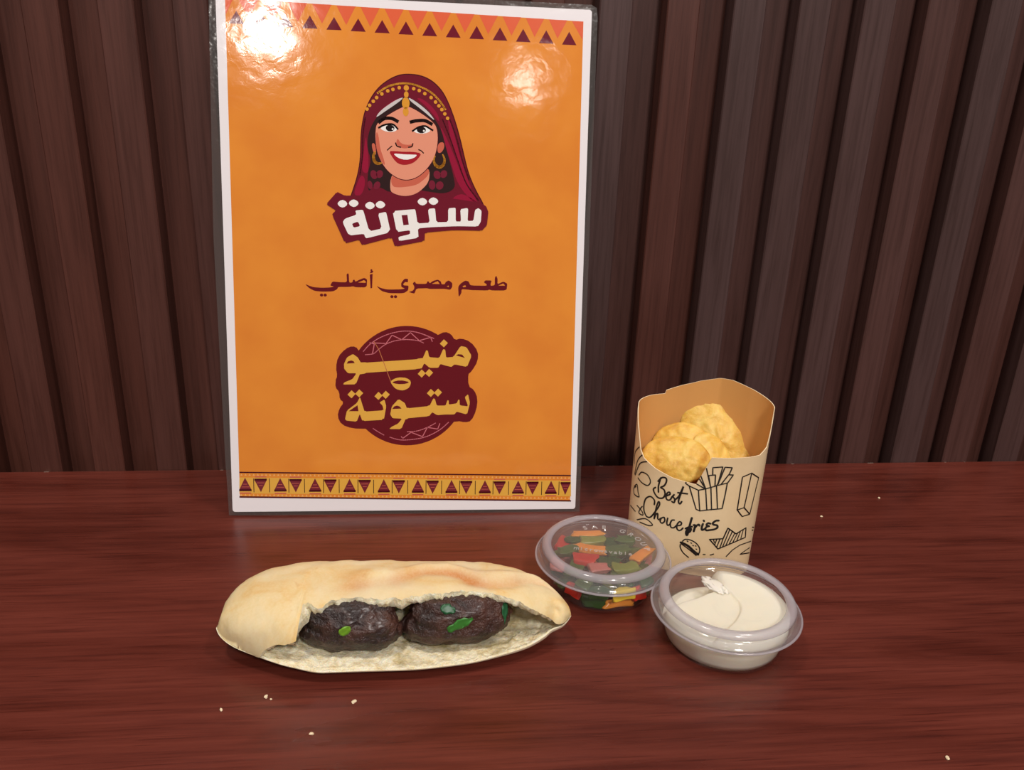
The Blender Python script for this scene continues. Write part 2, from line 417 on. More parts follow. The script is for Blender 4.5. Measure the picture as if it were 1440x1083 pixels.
face.poly(smooth_loop(P(A, [(318, 470), (340, 470), (345, 540), (328, 520)])), INK_SS, ZF)
fo = [(348, 362), (341, 400), (341, 460), (350, 520), (374, 576), (410, 624), (455, 657), (500, 671), (552, 663), (602, 629), (642, 582), (667, 531), (680, 460), (677, 400), (662, 362), (605, 318), (540, 278), (505, 268), (470, 282), (400, 322)]
fc = (508, 470)
face.poly(smooth_loop(P(A, [(fc[0]+(x-fc[0])*1.025, fc[1]+(y-fc[1])*1.02) for x, y in fo])), INK_MD, ZF+0.00001)
face.poly(smooth_loop(P(A, fo)), INK_SK, ZF+0.00002)
ZF += 0.00003
for pts in ([(345, 400), (342, 470), (352, 525), (372, 570), (395, 595), (384, 548), (366, 500), (358, 430)], [(460, 440), (452, 472), (470, 492), (505, 500), (535, 490), (548, 474), (520, 480), (480, 474)]):
    face.poly(smooth_loop(P(A, pts)), INK_SS, ZF)
ZF += 0.00002
for pts, w in (([(360, 356), (390, 336), (430, 336), (461, 352)], 0.0019), ([(532, 355), (565, 348), (610, 348), (646, 366)], 0.0019), ([(405, 508), (415, 498), (430, 486)], 0.0006), ([(575, 505), (590, 512), (602, 524)], 0.0006), ([(450, 468), (458, 486), (478, 492)], 0.0007), ([(520, 492), (538, 488), (544, 472)], 0.0007)):
    face.stroke(catmull(P(A, pts)), w, INK_H, ZF)
for pts in ([(364, 388), (400, 370), (435, 370), (460, 394), (448, 406), (415, 410), (384, 402)], [(543, 404), (580, 382), (615, 380), (645, 402), (612, 418), (570, 417)]):
    face.poly(smooth_loop(P(A, pts), 1), INK_L, ZF)
for (x, y), r in (((420, 388), 23), ((590, 398), 24)):
    face.ell(A(x, y), r/3.868*PX, 17/3.868*PX, INK_K, ZF+0.00001)
    face.ell(A(x+14, y+5), 5/3.868*PX, 5/3.868*PX, INK_L, ZF+0.00002)
for pts in ([(358, 386), (385, 372), (415, 366), (440, 370), (462, 393)], [(542, 404), (575, 383), (610, 377), (635, 390), (652, 400)]):
    face.stroke(catmull(P(A, pts)), 0.0010, INK_K, ZF+0.00003)
face.poly(smooth_loop(P(A, [(412, 512), (450, 513), (495, 517), (540, 516), (592, 524), (572, 556), (542, 580), (500, 590), (463, 582), (438, 556)]), 1), INK_LP, ZF)
face.poly(smooth_loop(P(A, [(436, 526), (470, 528), (500, 531), (540, 532), (570, 533), (548, 552), (505, 562), (462, 550)]), 1), INK_L, ZF+0.00001)
face.build('face', portrait)
gold = Flat()
gold.stroke(catmull(P(C1, [(300, 395), (400, 325), (500, 285), (640, 262), (750, 272), (830, 293), (960, 350), (1060, 420), (1150, 520), (1212, 615)])), 0.0011, INK_G, Z5+0.00008)
for x, y in ((155, 610), (190, 560), (240, 505), (285, 455), (355, 405), (435, 365), (505, 345), (590, 322), (785, 335), (860, 360), (935, 402), (1020, 455), (1080, 515), (1125, 567), (1165, 617), (1205, 675), (1243, 735)):
    gold.ell(C1(x, y), 23/9.6*PX, 23/9.6*PX, INK_G, Z5+0.00008)
gold.ell(C1(685, 325), 34/9.6*PX, 36/9.6*PX, INK_G, Z5+0.00009); gold.ell(C1(685, 415), 30/9.6*PX, 42/9.6*PX, INK_G, Z5+0.00009)
gold.ell(C1(678, 530), 50/9.6*PX, 74/9.6*PX, INK_G, Z5+0.00009); gold.ell(C1(678, 645), 38/9.6*PX, 58/9.6*PX, INK_G, Z5+0.00009)
for pts in ([(650, 448), (560, 478), (430, 560), (330, 640), (275, 715), (300, 712), (400, 640), (520, 560), (615, 490)], [(712, 452), (790, 492), (900, 572), (1000, 662), (1072, 762), (1040, 745), (920, 640), (800, 548), (728, 490)]):
    gold.poly(smooth_loop(P(C1, pts)), INK_PG, Z5+0.00007)
gold.build('headband', portrait)
for pts in ([(338, 515), (330, 540), (336, 568), (352, 580), (374, 578)], [(664, 540), (658, 566), (668, 590), (690, 600), (710, 586), (716, 558), (706, 532)]):
    e = Flat(); p = catmull(P(A, pts)); n = len(p)
    for i in range(n-1): e.stroke(p[i:i+2], 0.0006+0.0011*math.sin(math.pi*(i+.5)/(n-1)), INK_G, Z5+0.00010)
    e.build('earring', portrait)

# --- title under the portrait
B = crop(455, 265, 1440/245)
t_ = Flat(); zt = Z6+0.00008
t_.poly(soft(P(B, [(22, 130), (112, 28), (176, 60), (300, 58), (540, 38), (660, 70), (900, 60), (1300, 118), (1345, 150), (1362, 195), (1350, 305), (1308, 350), (1080, 345), (838, 365), (835, 435), (590, 482), (563, 405), (320, 470), (293, 425), (178, 455), (70, 215), (102, 182)]), 0.08), INK_M, zt)
title = t_.build('title_lettering', sign)
t_ = Flat(); zt += 0.00003
t_.poly(soft(P(B, [(158, 280), (178, 250), (272, 218), (263, 183), (318, 177), (330, 185), (378, 355), (483, 332), (450, 208), (512, 195), (520, 205), (555, 362), (357, 412), (345, 405), (335, 375), (210, 390)]), 0.15), INK_L, zt, [soft(P(B, [(235, 292), (285, 274), (303, 312), (250, 325)]), .2)])
t_.poly(soft(P(B, [(570, 187), (752, 172), (760, 180), (777, 290), (878, 284), (864, 182), (875, 168), (915, 165), (922, 172), (932, 280), (1030, 278), (1030, 165), (1085, 160), (1092, 168), (1092, 274), (1136, 274), (1130, 172), (1185, 163), (1195, 172), (1190, 270), (1238, 268), (1252, 178), (1280, 163), (1306, 185), (1300, 275), (1275, 315), (1100, 312), (900, 320), (780, 330), (785, 408), (625, 435), (618, 402), (715, 378), (715, 346), (605, 360)]), 0.12), INK_L, zt, [P(B, [(645, 222), (693, 218), (705, 300), (660, 305)])])
for x, y in ((157, 127), (250, 123), (384, 142), (470, 135), (817, 110), (908, 106)):
    t_.poly(smooth_loop(P(B, [(x-44, y-6), (x-8, y-34), (x+28, y-22), (x+44, y+6), (x+8, y+34), (x-28, y+22)]), 1), INK_L, zt)
t_.build('white_letters', title)

# --- tagline
g1 = crop(420, 370, 9); g2 = crop(560, 370, 9)
tg = Flat(); z = Z1
tg.poly(soft(P(g1, [(82, 264), (130, 285), (190, 305), (300, 312), (400, 308), (450, 298), (398, 285), (428, 232), (520, 242), (612, 242), (606, 136), (634, 130), (640, 248), (680, 245), (688, 212), (708, 210), (718, 236), (760, 214), (830, 186), (868, 208), (860, 308), (720, 306), (692, 294), (640, 302), (500, 302), (488, 330), (438, 358), (300, 362), (200, 352), (130, 315)]), .2), INK_M2, z, [P(g1, [(750, 246), (826, 216), (848, 228), (848, 250)])])
tg.poly(P(g1, [(900, 146), (936, 135), (930, 316), (910, 320)]), INK_M2, z)
tg.poly(P(g1, [(898, 128), (912, 108), (908, 82), (932, 74), (930, 92), (946, 104), (932, 124)]), INK_M2, z)
tg.poly(soft(P(g1, [(982, 288), (1040, 315), (1120, 335), (1300, 332), (1346, 322), (1298, 302), (1298, 248), (1340, 198), (1386, 200), (1382, 245), (1350, 238), (1322, 264), (1330, 282), (1392, 285), (1386, 345), (1332, 382), (1150, 382), (1050, 355)]), .2), INK_M2, z)
tg.poly(soft(P(g2, [(132, 366), (180, 352), (200, 330), (205, 300), (182, 256), (212, 232), (226, 263), (358, 263), (370, 230), (388, 235), (398, 256), (440, 226), (500, 208), (540, 232), (548, 268), (588, 268), (600, 240), (640, 217), (684, 252), (684, 302), (657, 340), (590, 326), (400, 328), (365, 318), (230, 322), (206, 386), (170, 378)]), .2), INK_M2, z, [P(g2, [(424, 262), (500, 228), (526, 266)]), P(g2, [(612, 292), (640, 284), (640, 306)])])
tg.poly(soft(P(g2, [(764, 420), (758, 300), (790, 258), (850, 220), (892, 233), (912, 283), (1118, 287), (1118, 266), (1083, 246), (1100, 218), (1184, 220), (1168, 265), (1172, 288), (1222, 280), (1222, 188), (1240, 158), (1258, 200), (1256, 268), (1330, 233), (1382, 260), (1370, 347), (1190, 347), (1150, 336), (1130, 347), (920, 342), (880, 336), (802, 330), (800, 376), (776, 420)]), .2), INK_M2, z, [P(g2, [(815, 292), (850, 280), (858, 302), (822, 306)]), P(g2, [(1266, 285), (1330, 258), (1352, 286)])])
for fn, x, y in ((g1, 290, 405), (g1, 336, 405), (g1, 1180, 425), (g1, 1226, 425)): tg.ell(fn(x, y), 21/9*PX, 19/9*PX, INK_M2, z, n=10)
tg.build('tagline_lettering', sign)

# --- round emblem
D = crop(465, 450, 1440/220); E = crop(465, 530, 1440/220)
em = Flat(); z = Z1
cc = [st(571.9+83.5*math.cos(t), 542.3+84*math.sin(t)) for t in [2*math.pi*i/72 for i in range(72)]]
em.poly(cc[::-1], INK_M2, z+0*0.000004)
em.poly(smooth_loop(P(D, [(135, 265), (200, 238), (255, 262), (300, 400), (320, 560), (200, 622), (60, 622), (42, 560), (62, 515), (48, 440), (66, 340)]), 1), INK_M2, z+1*0.000004)
em.poly(smooth_loop(P(D, [(985, 140), (1050, 106), (1110, 130), (1142, 186), (1200, 167), (1290, 200), (1358, 290), (1354, 380), (1300, 470), (1260, 505), (1265, 700), (800, 700), (800, 200)]), 1), INK_M2, z+2*0.000004)
em.poly(smooth_loop(P(E, [(122, 236), (82, 205), (80, 140), (42, 95), (48, 20), (120, -60), (700, -60), (700, 475), (320, 478), (200, 475), (100, 440), (62, 365), (80, 290)]), 1), INK_M2, z+3*0.000004)
em.poly(smooth_loop(P(E, [(1265, -40), (1268, 88), (1320, 118), (1354, 200), (1340, 310), (1295, 405), (1240, 420), (1168, 405), (700, 470), (700, -40)]), 1), INK_M2, z+4*0.000004)
emblem = em.build('round_emblem', sign)
el = Flat(); z = Z3
el.poly(soft(P(D, [(125, 450), (123, 405), (150, 345), (205, 313), (250, 345), (280, 396), (845, 358), (880, 278), (895, 284), (906, 342), (1000, 350), (1035, 268), (1055, 274), (1062, 346), (1130, 340), (1195, 240), (1250, 250), (1297, 330), (1255, 432), (1140, 408), (1112, 432), (1060, 420), (1010, 405), (990, 440), (910, 440), (862, 398), (835, 450), (272, 490), (232, 592), (115, 594), (125, 575), (200, 545), (238, 490), (160, 490)]), .1), INK_Y, z, [P(D, [(148, 402), (160, 380), (190, 372), (212, 380), (222, 397)]), P(D, [(1152, 326), (1175, 315), (1210, 318), (1236, 350)])])
el.poly(soft(P(E, [(133, 388), (150, 310), (242, 240), (270, 185), (290, 250), (312, 320), (488, 308), (478, 265), (450, 235), (495, 208), (512, 270), (490, 395), (292, 406), (268, 340), (240, 412), (145, 402)]), .1), INK_Y, z, [P(E, [(166, 316), (248, 260), (256, 316)])])
el.poly(soft(P(E, [(548, 345), (564, 270), (625, 204), (682, 240), (702, 290), (910, 268), (945, 198), (960, 204), (976, 264), (1058, 264), (1075, 215), (1086, 218), (1088, 255), (1160, 244), (1176, 208), (1186, 212), (1188, 262), (1266, 272), (1234, 186), (1265, 160), (1282, 240), (1255, 346), (1160, 320), (1138, 346), (1050, 346), (980, 352), (935, 325), (905, 362), (692, 382), (650, 480), (540, 480), (560, 460), (620, 430), (658, 384), (570, 380)]), .1), INK_Y, z, [P(E, [(566, 296), (585, 272), (610, 264), (635, 272), (652, 292)])])
for fn, x, y in ((D, 1042, 215), (D, 838, 493), (D, 906, 487), (E, 192, 160), (E, 263, 152), (E, 440, 175), (E, 507, 165), (E, 922, 148), (E, 988, 145)):
    el.poly(P(fn, [(x-37, y+3), (x, y-37), (x+37, y-3), (x, y+37)]), INK_Y, z)
el.poly(smooth_loop(P(E, [(548, 40), (600, 10), (645, 4), (700, 10), (742, 40), (728, 95), (690, 118), (655, 126), (600, 112), (566, 75)]), 1), INK_Y, z)
el.poly(smooth_loop(P(E, [(560, 48), (640, 28), (732, 48), (690, 64), (640, 68), (590, 62)]), 1), INK_M2, z+0.00002)
el.build('yellow_letters', emblem)
z = Z2; w = 0.0005
for strokes in (((D, [(300, 290), (360, 225), (450, 165), (560, 122), (680, 102), (800, 115), (950, 170)], 1), (D, [(320, 320), (395, 310), (440, 272), (510, 222), (600, 190), (700, 180), (800, 190), (855, 212)], 1),
                 (D, [(360, 210), (510, 216), (565, 140), (655, 182), (735, 116), (815, 190), (920, 160), (935, 198)], 0), (D, [(385, 310), (402, 220), (360, 212)], 0)),
                ((E, [(390, 475), (440, 507), (490, 535)], 1),),
                ((E, [(545, 555), (640, 580), (760, 575), (880, 550), (1000, 490), (1085, 418)], 1), (E, [(705, 505), (800, 497), (900, 460), (965, 425)], 1),
                 (E, [(650, 550), (665, 565), (740, 510), (845, 550), (890, 465), (985, 480), (1005, 430)], 0))):
    ln = Flat()
    for fn, pts, sm in strokes:
        p = P(fn, pts); ln.stroke(catmull(p) if sm else p, w, INK_P, z)
    ln.build('drum_pattern', emblem)
ln = Flat(); ln.stroke(P(D, [(400, 200), (445, 275), (555, 570)]), 0.0004, print_mat('ink_stick', (190, 110, 70)), z+0.00004); ln.build('spoon_handle', emblem)

# ================================================================== PITA SANDWICH
def interp(tab, x):
    xs = [t[0] for t in tab]; ys = [t[1] for t in tab]
    # monotone-ish smooth interpolation
    if x <= xs[0]: return ys[0]
    if x >= xs[-1]: return ys[-1]
    i = max(k for k in range(len(xs)) if xs[k] <= x); i = min(i, len(xs)-2)
    t = (x-xs[i])/(xs[i+1]-xs[i])
    def slope(k):
        if k == 0 or k == len(xs)-1: return None
        d0 = (ys[k]-ys[k-1])/(xs[k]-xs[k-1]); d1 = (ys[k+1]-ys[k])/(xs[k+1]-xs[k])
        return 0 if d0*d1 <= 0 else 2*d0*d1/(d0+d1)
    h = xs[i+1]-xs[i]; d = (ys[i+1]-ys[i])/h
    m0 = slope(i); m1 = slope(i+1); m0 = (1.5*d if i == 0 else d) if m0 is None else m0; m1 = (1.5*d if i+1 == len(xs)-1 else d) if m1 is None else m1
    return (2*t**3-3*t*t+1)*ys[i]+(t**3-2*t*t+t)*h*m0+(-2*t**3+3*t*t)*ys[i+1]+(t**3-t*t)*h*m1
XL, XR = -96.0, 69.6
T_YB = [(-96.0, -190), (-93.5, -176), (-86, -163.5), (-72, -154.5), (-54, -151), (-30, -151.5), (0, -152.5), (25, -154.5), (42, -159.5), (54, -166), (63, -175), (67, -182), (69.6, -188)]
T_YF = [(-96.0, -191), (-94.5, -193.5), (-88, -198.5), (-76, -204.5), (-60, -210.8), (-45, -213.4), (-30, -213.4), (-10, -213.6), (15, -211.3), (35, -206.5), (48, -202.3), (56, -198.3), (60, -195.5), (64, -195), (69.6, -190)]
T_ZT = [(-96.0, 15), (-93.5, 22), (-86, 27), (-76, 30), (-58, 32), (-30, 32.3), (0, 32), (25, 31.5), (42, 30), (54, 27.2), (63, 23.5), (67, 20), (69.6, 16)]
T_ZB = [(-96.0, 15), (-93, 14), (-80, 13), (55, 13), (69.6, 15)]           # rear seam height
T_ZF = [(-96.0, 15), (-93, 12), (-86, 10), (-76, 9), (-60, 7.5), (-45, 6), (20, 6), (45, 7.5), (56, 10), (63, 12.5), (69.6, 15)]   # front rim height
T_ZU = [(-96.0, 14.5), (-92, 10.5), (-86, 8.2), (-76, 5.6), (-60, 3), (-45, 0.5), (40, 0.3), (54, 2.5), (62, 7), (67, 11), (69.6, 14.5)]   # underside
T_CUT = [(-96.0, -62), (-86, -55), (-81, -36), (-76, -9), (-72, 6), (-66, 16), (-60, 20), (-57.0, 24), (-55.6, 66), (-53, 68), (-48, 62), (-42, 69), (-34, 72), (-20, 72), (-8, 74), (6, 76), (14, 77), (30, 71.5), (42, 60), (52, 42), (58, 23), (62, 5), (66, 2), (69.6, 1)]
def sgnpow(v, e): return math.copysign(abs(v)**e, v)
def pita_outer(x, phi):
    """phi in degrees measured from the front rim: 0 front, 90 top, 180 rear, 270 underside, 360 front again"""
    drop = 0.0
    if phi < 0: drop = 0.35*min(1, -phi/25); phi += 360
    yb, yf, zt, zb, zf = [interp(t, x) for t in (T_YB, T_YF, T_ZT, T_ZB, T_ZF)]
    a = math.radians(phi); cy, d = (yb+yf)/2, (yb-yf)/2
    u = -math.cos(a); w = math.sin(a)
    seam = zf + (zb-zf)*(0.5+0.5*u)
    if phi <= 180:
        y = cy + d*sgnpow(u, 0.78); z = seam + (zt-seam)*abs(w)**0.72
    else:
        zu = interp(T_ZU, x)
        k = min(1, max(0, (phi-255)/40)); ex, ez = 0.80+0.20*k, 0.62+0.38*k
        y = cy + d*sgnpow(u, ex); z = seam - (seam-zu)*abs(w)**ez
    return Vector((x, y-drop, z-drop*0.4))*0.001
NX, NS = 230, 76
grid_o = np.zeros((NX, NS, 3)); phis = np.zeros((NX, NS)); toast = np.zeros((NX, NS))
xs_ = []
for i in range(NX):
    t = i/(NX-1); t = 0.5-0.5*math.cos(math.pi*t) if False else t
    e = 0.5-0.5*math.cos(math.pi*t); xs_.append(XL+0.05+(XR-XL-0.1)*(0.6*t+0.4*e))
T_RIDGE = [(-48, 84), (-42, 86), (-26, 91), (-13, 95.5), (0, 102), (10, 102.5), (15, 99.5), (22, 92), (31, 88), (41, 91), (54, 104), (62, 108)]
for i, x in enumerate(xs_):
    cut = interp(T_CUT, x)
    op = min(1, max(0, (cut-8)/25))
    cut += op*(2.2*noise.noise(Vector((x*0.22, 3.1, 0)))+2.0*noise.noise(Vector((x*0.7, 7.7, 0)))+1.2*noise.noise(Vector((x*1.8, 1.7, 0))))
    for j in range(NS):
        s = j/(NS-1); phi = cut+(128-cut)*(s/0.36) if s < 0.36 else 128+(360-128)*((s-0.36)/0.64)
        phis[i, j] = phi; p = pita_outer(x, phi)
        grid_o[i, j] = p
def grid_normals(g):
    du = np.gradient(g, axis=0); dv = np.gradient(g, axis=1)
    n = np.cross(dv, du); l = np.linalg.norm(n, axis=2, keepdims=True); return n/np.maximum(l, 1e-12)
nrm = grid_normals(grid_o)
mid = np.array([0, -0.175, 0.015])
# make sure normals point outwards
if ((grid_o[NX//2, NS//2]-mid)*nrm[NX//2, NS//2]).sum() < 0: nrm = -nrm
grid_x = grid_o.copy()
for i, x in enumerate(xs_):
    rp = interp(T_RIDGE, x); endf = min(1, max(0, (x+45)/15))*min(1, max(0, (64-x)/10))
    for j in range(NS):
        p = Vector(grid_o[i, j]); phi = phis[i, j]; d = 0
        if phi < 215:
            d += 0.0011*noise.noise(p*45)+0.0005*noise.noise(p*140)+0.00016*noise.noise(p*420)
            dd = (phi-rp)
            d += endf*0.0017*(math.exp(-(dd-5)**2/45)-1.0*math.exp(-(dd+4)**2/28))*(0.45+0.55*min(1, max(0, (x+22)/20)))
            toast[i, j] = endf*((0.30+0.42*math.exp(-((x-14)/16)**2))*math.exp(-(dd+3)**2/12)+0.35*math.exp(-(dd)**2/110)*max(0.0, 0.6+noise.noise(Vector((x*.07, 5, 2)))*1.3))
            # folded dimple at the right tip
            d -= 0.0022*math.exp(-((x-62)**2/6+(phi-40)**2/500))
        grid_x[i, j] = grid_o[i, j]+nrm[i, j]*d
        if grid_x[i, j][2] < 0.0002: grid_x[i, j][2] = 0.0002
THK = 0.0042
grid_i = np.zeros_like(grid_x)
for i, x in enumerate(xs_):
    endt = min(1.0, max(0.08, min(x-XL, XR-x)/14)); opn = 0.06+0.94*min(1, max(0, (x+86)/14))*min(1, max(0, (68-x)/8))
    for j in range(NS):
        p = Vector(grid_o[i, j])
        th = THK*endt*(1+0.25*noise.noise(p*220))
        if phis[i, j] > 300: th *= 0.35+0.65*max(0, (360-phis[i, j])/60)
        th *= opn
        if phis[i, j] < 110 and x < 2: th *= 1+0.4*min(1, (2-x)/15)*min(1, (110-phis[i, j])/30)
        th += opn*0.0006*endt*noise.noise(p*520)+opn*0.0004*endt*noise.noise(p*900)
        grid_i[i, j] = grid_x[i, j]-nrm[i, j]*max(th, 0.0003)
pita = thing('pita_sandwich', 'long golden flatbread pocket split open at the front, lying on the table', 'sandwich', (-0.013, -0.175, 0))
PL = Vector(pita.location)
def grid_faces(nx, ny, flip=False, base=0):
    f = []
    for i in range(nx-1):
        for j in range(ny-1):
            q = (base+i*ny+j, base+(i+1)*ny+j, base+(i+1)*ny+j+1, base+i*ny+j+1); f.append(q[::-1] if flip else q)
    return f
def crust_mat():
    m = NT('bread_crust'); v = m.coord()
    blot = m.noise(v, 38, 4, 0.55, 0.6); spots = m.noise(v, 95, 3, 0.6, 0.3); fine = m.noise(v, 900, 3, 0.6)
    c = m.ramp(blot, [(0.34, (232, 214, 172)), (0.53, (230, 204, 150)), (0.68, (226, 182, 108)), (0.82, (206, 146, 74))])
    sp = m.ramp(spots, [(0.66, (0, 0, 0, 1)), (0.78, (1, 1, 1, 1))])
    c = m.mix(m.math('MULTIPLY', sp, 0.6), c, (204, 150, 80))
    t = m.attr('toast'); c = m.mix(m.math('MINIMUM', t, 0.85), c, (196, 118, 48))
    pale = m.attr('pale'); c = m.mix(pale, c, (238, 218, 186))
    c = m.mix(m.math('MULTIPLY', m.ramp(fine, [(0.35, (0, 0, 0, 1)), (0.65, (1, 1, 1, 1))]), 0.12), c, (250, 236, 210))
    return m.set(color=c, rough=0.62, spec=0.25, sss=0.15, sss_r=(0.004, 0.002, 0.001), sss_s=1.0, normal=m.bump(m.math('ADD', spots, m.math('MULTIPLY', fine, 0.3)), 0.25, 0.0006))
def crumb_mat():
    m = NT('bread_crumb_inside'); v = m.coord()
    a = m.noise(v, 260, 4, 0.65); b = m.noise(v, 60, 3, 0.6, 0.5); h = m.noise(v, 900, 3, 0.7)
    c = m.ramp(a, [(0.3, (222, 200, 152)), (0.5, (246, 232, 196)), (0.7, (252, 244, 220))])
    juice = m.ramp(b, [(0.52, (0, 0, 0, 1)), (0.68, (1, 1, 1, 1))])
    soil = m.attr('soil')
    c = m.mix(m.math('MULTIPLY', juice, soil), c, (176, 156, 104))
    return m.set(color=c, rough=0.8, spec=0.15, sss=0.2, sss_r=(0.004, 0.002, 0.001), sss_s=1.0, normal=m.bump(m.math('ADD', a, h), 0.7, 0.0012))
crust = mesh_obj('crust', grid_x.reshape(-1, 3)-np.array(PL), grid_faces(NX, NS), crust_mat(), pita)
set_color(crust, 'toast', toast.reshape(-1)); set_color(crust, 'pale', np.clip((phis-185)/60, 0, 1).reshape(-1))
# crumb: inner sheet plus the torn rims, raggedly displaced
vi = list(grid_i.reshape(-1, 3)-np.array(PL)); fi = grid_faces(NX, NS, True); soil = list(np.clip((phis-240)/40, 0, 1).reshape(-1)*np.clip((370-phis)/20, 0, 1).reshape(-1))
for jj, flip in ((0, False), (NS-1, True)):
    K = 5; base = len(vi)
    for i in range(NX):
        for k in range(K):
            t = k/(K-1); p = grid_x[i, jj]*(1-t)+grid_i[i, jj]*t
            tan = grid_x[i, jj]-grid_x[i, 1 if jj == 0 else NS-2]; tan = tan/max(np.linalg.norm(tan), 1e-9)
            pv = Vector(p); amp = (0.0012 if jj == 0 else 0.0004)*min(1, max(0, min(xs_[i]-XL-10, XR-xs_[i]-2)/12))
            bul = math.sin(math.pi*t)*amp*(0.8+1.6*noise.noise(pv*420)+0.9*noise.noise(pv*900)) if 0 < k < K-1 else 0
            vi.append(p+tan*bul-np.array(PL)); soil.append(0.0)
    fi += grid_faces(NX, K, flip, base)
crumb = mesh_obj('crumb', vi, fi, crumb_mat(), pita); set_color(crumb, 'soil', soil)
crumb['label'] = 'pale torn bread crumb lining the pocket'

# ---- meatballs
def meat_mat(name, tint):
    m = NT(name); v = m.coord()
    a = m.noise(v, 70, 4, 0.6, 0.4); b = m.noise(v, 330, 4, 0.65); 
    c = m.ramp(a, [(0.3, (24, 13, 12)), (0.5, tint), (0.75, (92, 56, 44))])
    c = m.mix(m.math('MULTIPLY', m.ramp(b, [(0.5, (0, 0, 0, 1)), (0.72, (1, 1, 1, 1))]), 0.4), c, (104, 70, 58))
    return m.set(color=c, rough=0.36, spec=0.55, coat=0.25, coat_rough=0.25, normal=m.bump(m.math('ADD', m.math('MULTIPLY', b, 1.4), a), 0.9, 0.0016))
def kofta(name, center, rad, rotz, seed, mat, label):
    bm = bmesh.new(); bmesh.ops.create_icosphere(bm, subdivisions=5, radius=1)
    for v in bm.verts:
        p = v.co.copy(); u = math.copysign(abs(p.x)**0.95, p.x)
        q = Vector((u*rad[0], p.y*rad[1], p.z*rad[2]))
        n = noise.noise(p*1.3+Vector((seed, 0, 0)))*0.17+noise.noise(p*3.2+Vector((seed, 2, 0)))*0.09+noise.noise(p*9+Vector((0, seed, 0)))*0.045+noise.noise(p*22)*0.022+noise.noise(p*50)*0.008
        v.co = q*(1+n)
        if v.co.z < -rad[2]*0.86: v.co.z = -rad[2]*0.86
    me = bpy.data.meshes.new(name); bm.to_mesh(me); bm.free(); me.materials.append(mat)
    me.polygons.foreach_set('use_smooth', [True]*len(me.polygons))
    o = bpy.data.objects.new(name, me); COL.objects.link(o); o.location = center; o.rotation_euler.z = rotz
    return tag(o, label, 'meatball', 'grilled meatballs in the flatbread')
k1 = kofta('meatball', (-0.0350, -0.1930, 0.0172), (0.0240, 0.0124, 0.0132), -0.10, 3.1, meat_mat('grilled_meat_dark', (44, 25, 23)), 'darker charred oval meatball at the left in the flatbread pocket')
k2 = kofta('meatball', (0.0152, -0.1908, 0.0172), (0.0256, 0.0122, 0.0131), 0.04, 9.4, meat_mat('grilled_meat_brown', (62, 34, 28)), 'browner long meatball at the right in the flatbread pocket, flecked with most parsley')

def bvh_of(objs):
    vs, fs = [], []
    bpy.context.view_layer.update()
    for o in objs:
        k = len(vs); vs += [o.matrix_world @ v.co for v in o.data.vertices]; fs += [tuple(k+i for i in p.vertices) for p in o.data.polygons]
    return BVHTree.FromPolygons(vs, fs)
kb = bvh_of([k1, k2])
LEAF = [plain('parsley_bright', (118, 168, 40), 0.4, sss=0.2, sss_r=(0.001, 0.002, 0.0005)), plain('parsley_green', (56, 124, 44), 0.4), plain('parsley_dark', (26, 84, 46), 0.4)]
def leaf(px, py, L, Wd_, ang, mat, label, target=kb, group='chopped parsley on the meatballs', seed=0):
    d = ray(px, py); hit, n, _, _ = target.ray_cast(CAM, d)
    if hit is None:
        hit, n, _, _ = target.find_nearest(CAM+d*0.40)
    n = Vector(n); n.normalize()
    if n.dot(d) > 0: n = -n
    tx = (_r*math.cos(ang)+_u*math.sin(ang)); tx = (tx-n*tx.dot(n)).normalized(); ty = n.cross(tx)
    rnd = random.Random(seed); vs = []; fs = []; N, M = 9, 5
    lob = [rnd.uniform(.75, 1.2) for _ in range(N)]
    for side in (1, -1):
        for i in range(N):
            t = i/(N-1); w = Wd_*math.sin(math.pi*(0.08+0.88*t))**0.7*lob[i]*0.5
            for j in range(M):
                s = j/(M-1)*2-1
                lx, ly = (t-0.5)*L, s*w
                pt = hit+tx*lx+ty*ly
                h2 = target.find_nearest(pt)[0]
                off = 0.00055+0.0006*abs(s)**2*rnd.random()+side*0.00018
                vs.append((h2+n*off)-hit)
    fs = grid_faces(N, M)+grid_faces(N, M, True, N*M)
    b = N*M
    rim = [i*M for i in range(N)]+[(N-1)*M+j for j in range(1, M)]+[i*M+M-1 for i in range(N-2, -1, -1)]+[j for j in range(M-2, 0, -1)]
    for a in range(len(rim)):
        p, q = rim[a], rim[(a+1) % len(rim)]; fs.append((p, q, b+q, b+p))
    o = fix_normals(mesh_obj('parsley_leaf', vs, fs, mat)); o.location = hit
    return tag(o, label, 'parsley', group)
leaf(485, 886, 0.0058, 0.0045, 0.6, LEAF[0], 'light green parsley fleck on the left meatball', seed=1)
leaf(647, 878, 0.0125, 0.0050, 0.45, LEAF[1], 'largest green parsley leaf in the middle of the right meatball', seed=2)
leaf(630, 857, 0.0070, 0.0052, -0.3, LEAF[2], 'dark green parsley leaf tucked under the crust above the right meatball', seed=3)
leaf(709, 862, 0.0095, 0.0038, 1.45, LEAF[2], 'upright dark green parsley strip at the right end of the right meatball', seed=4)

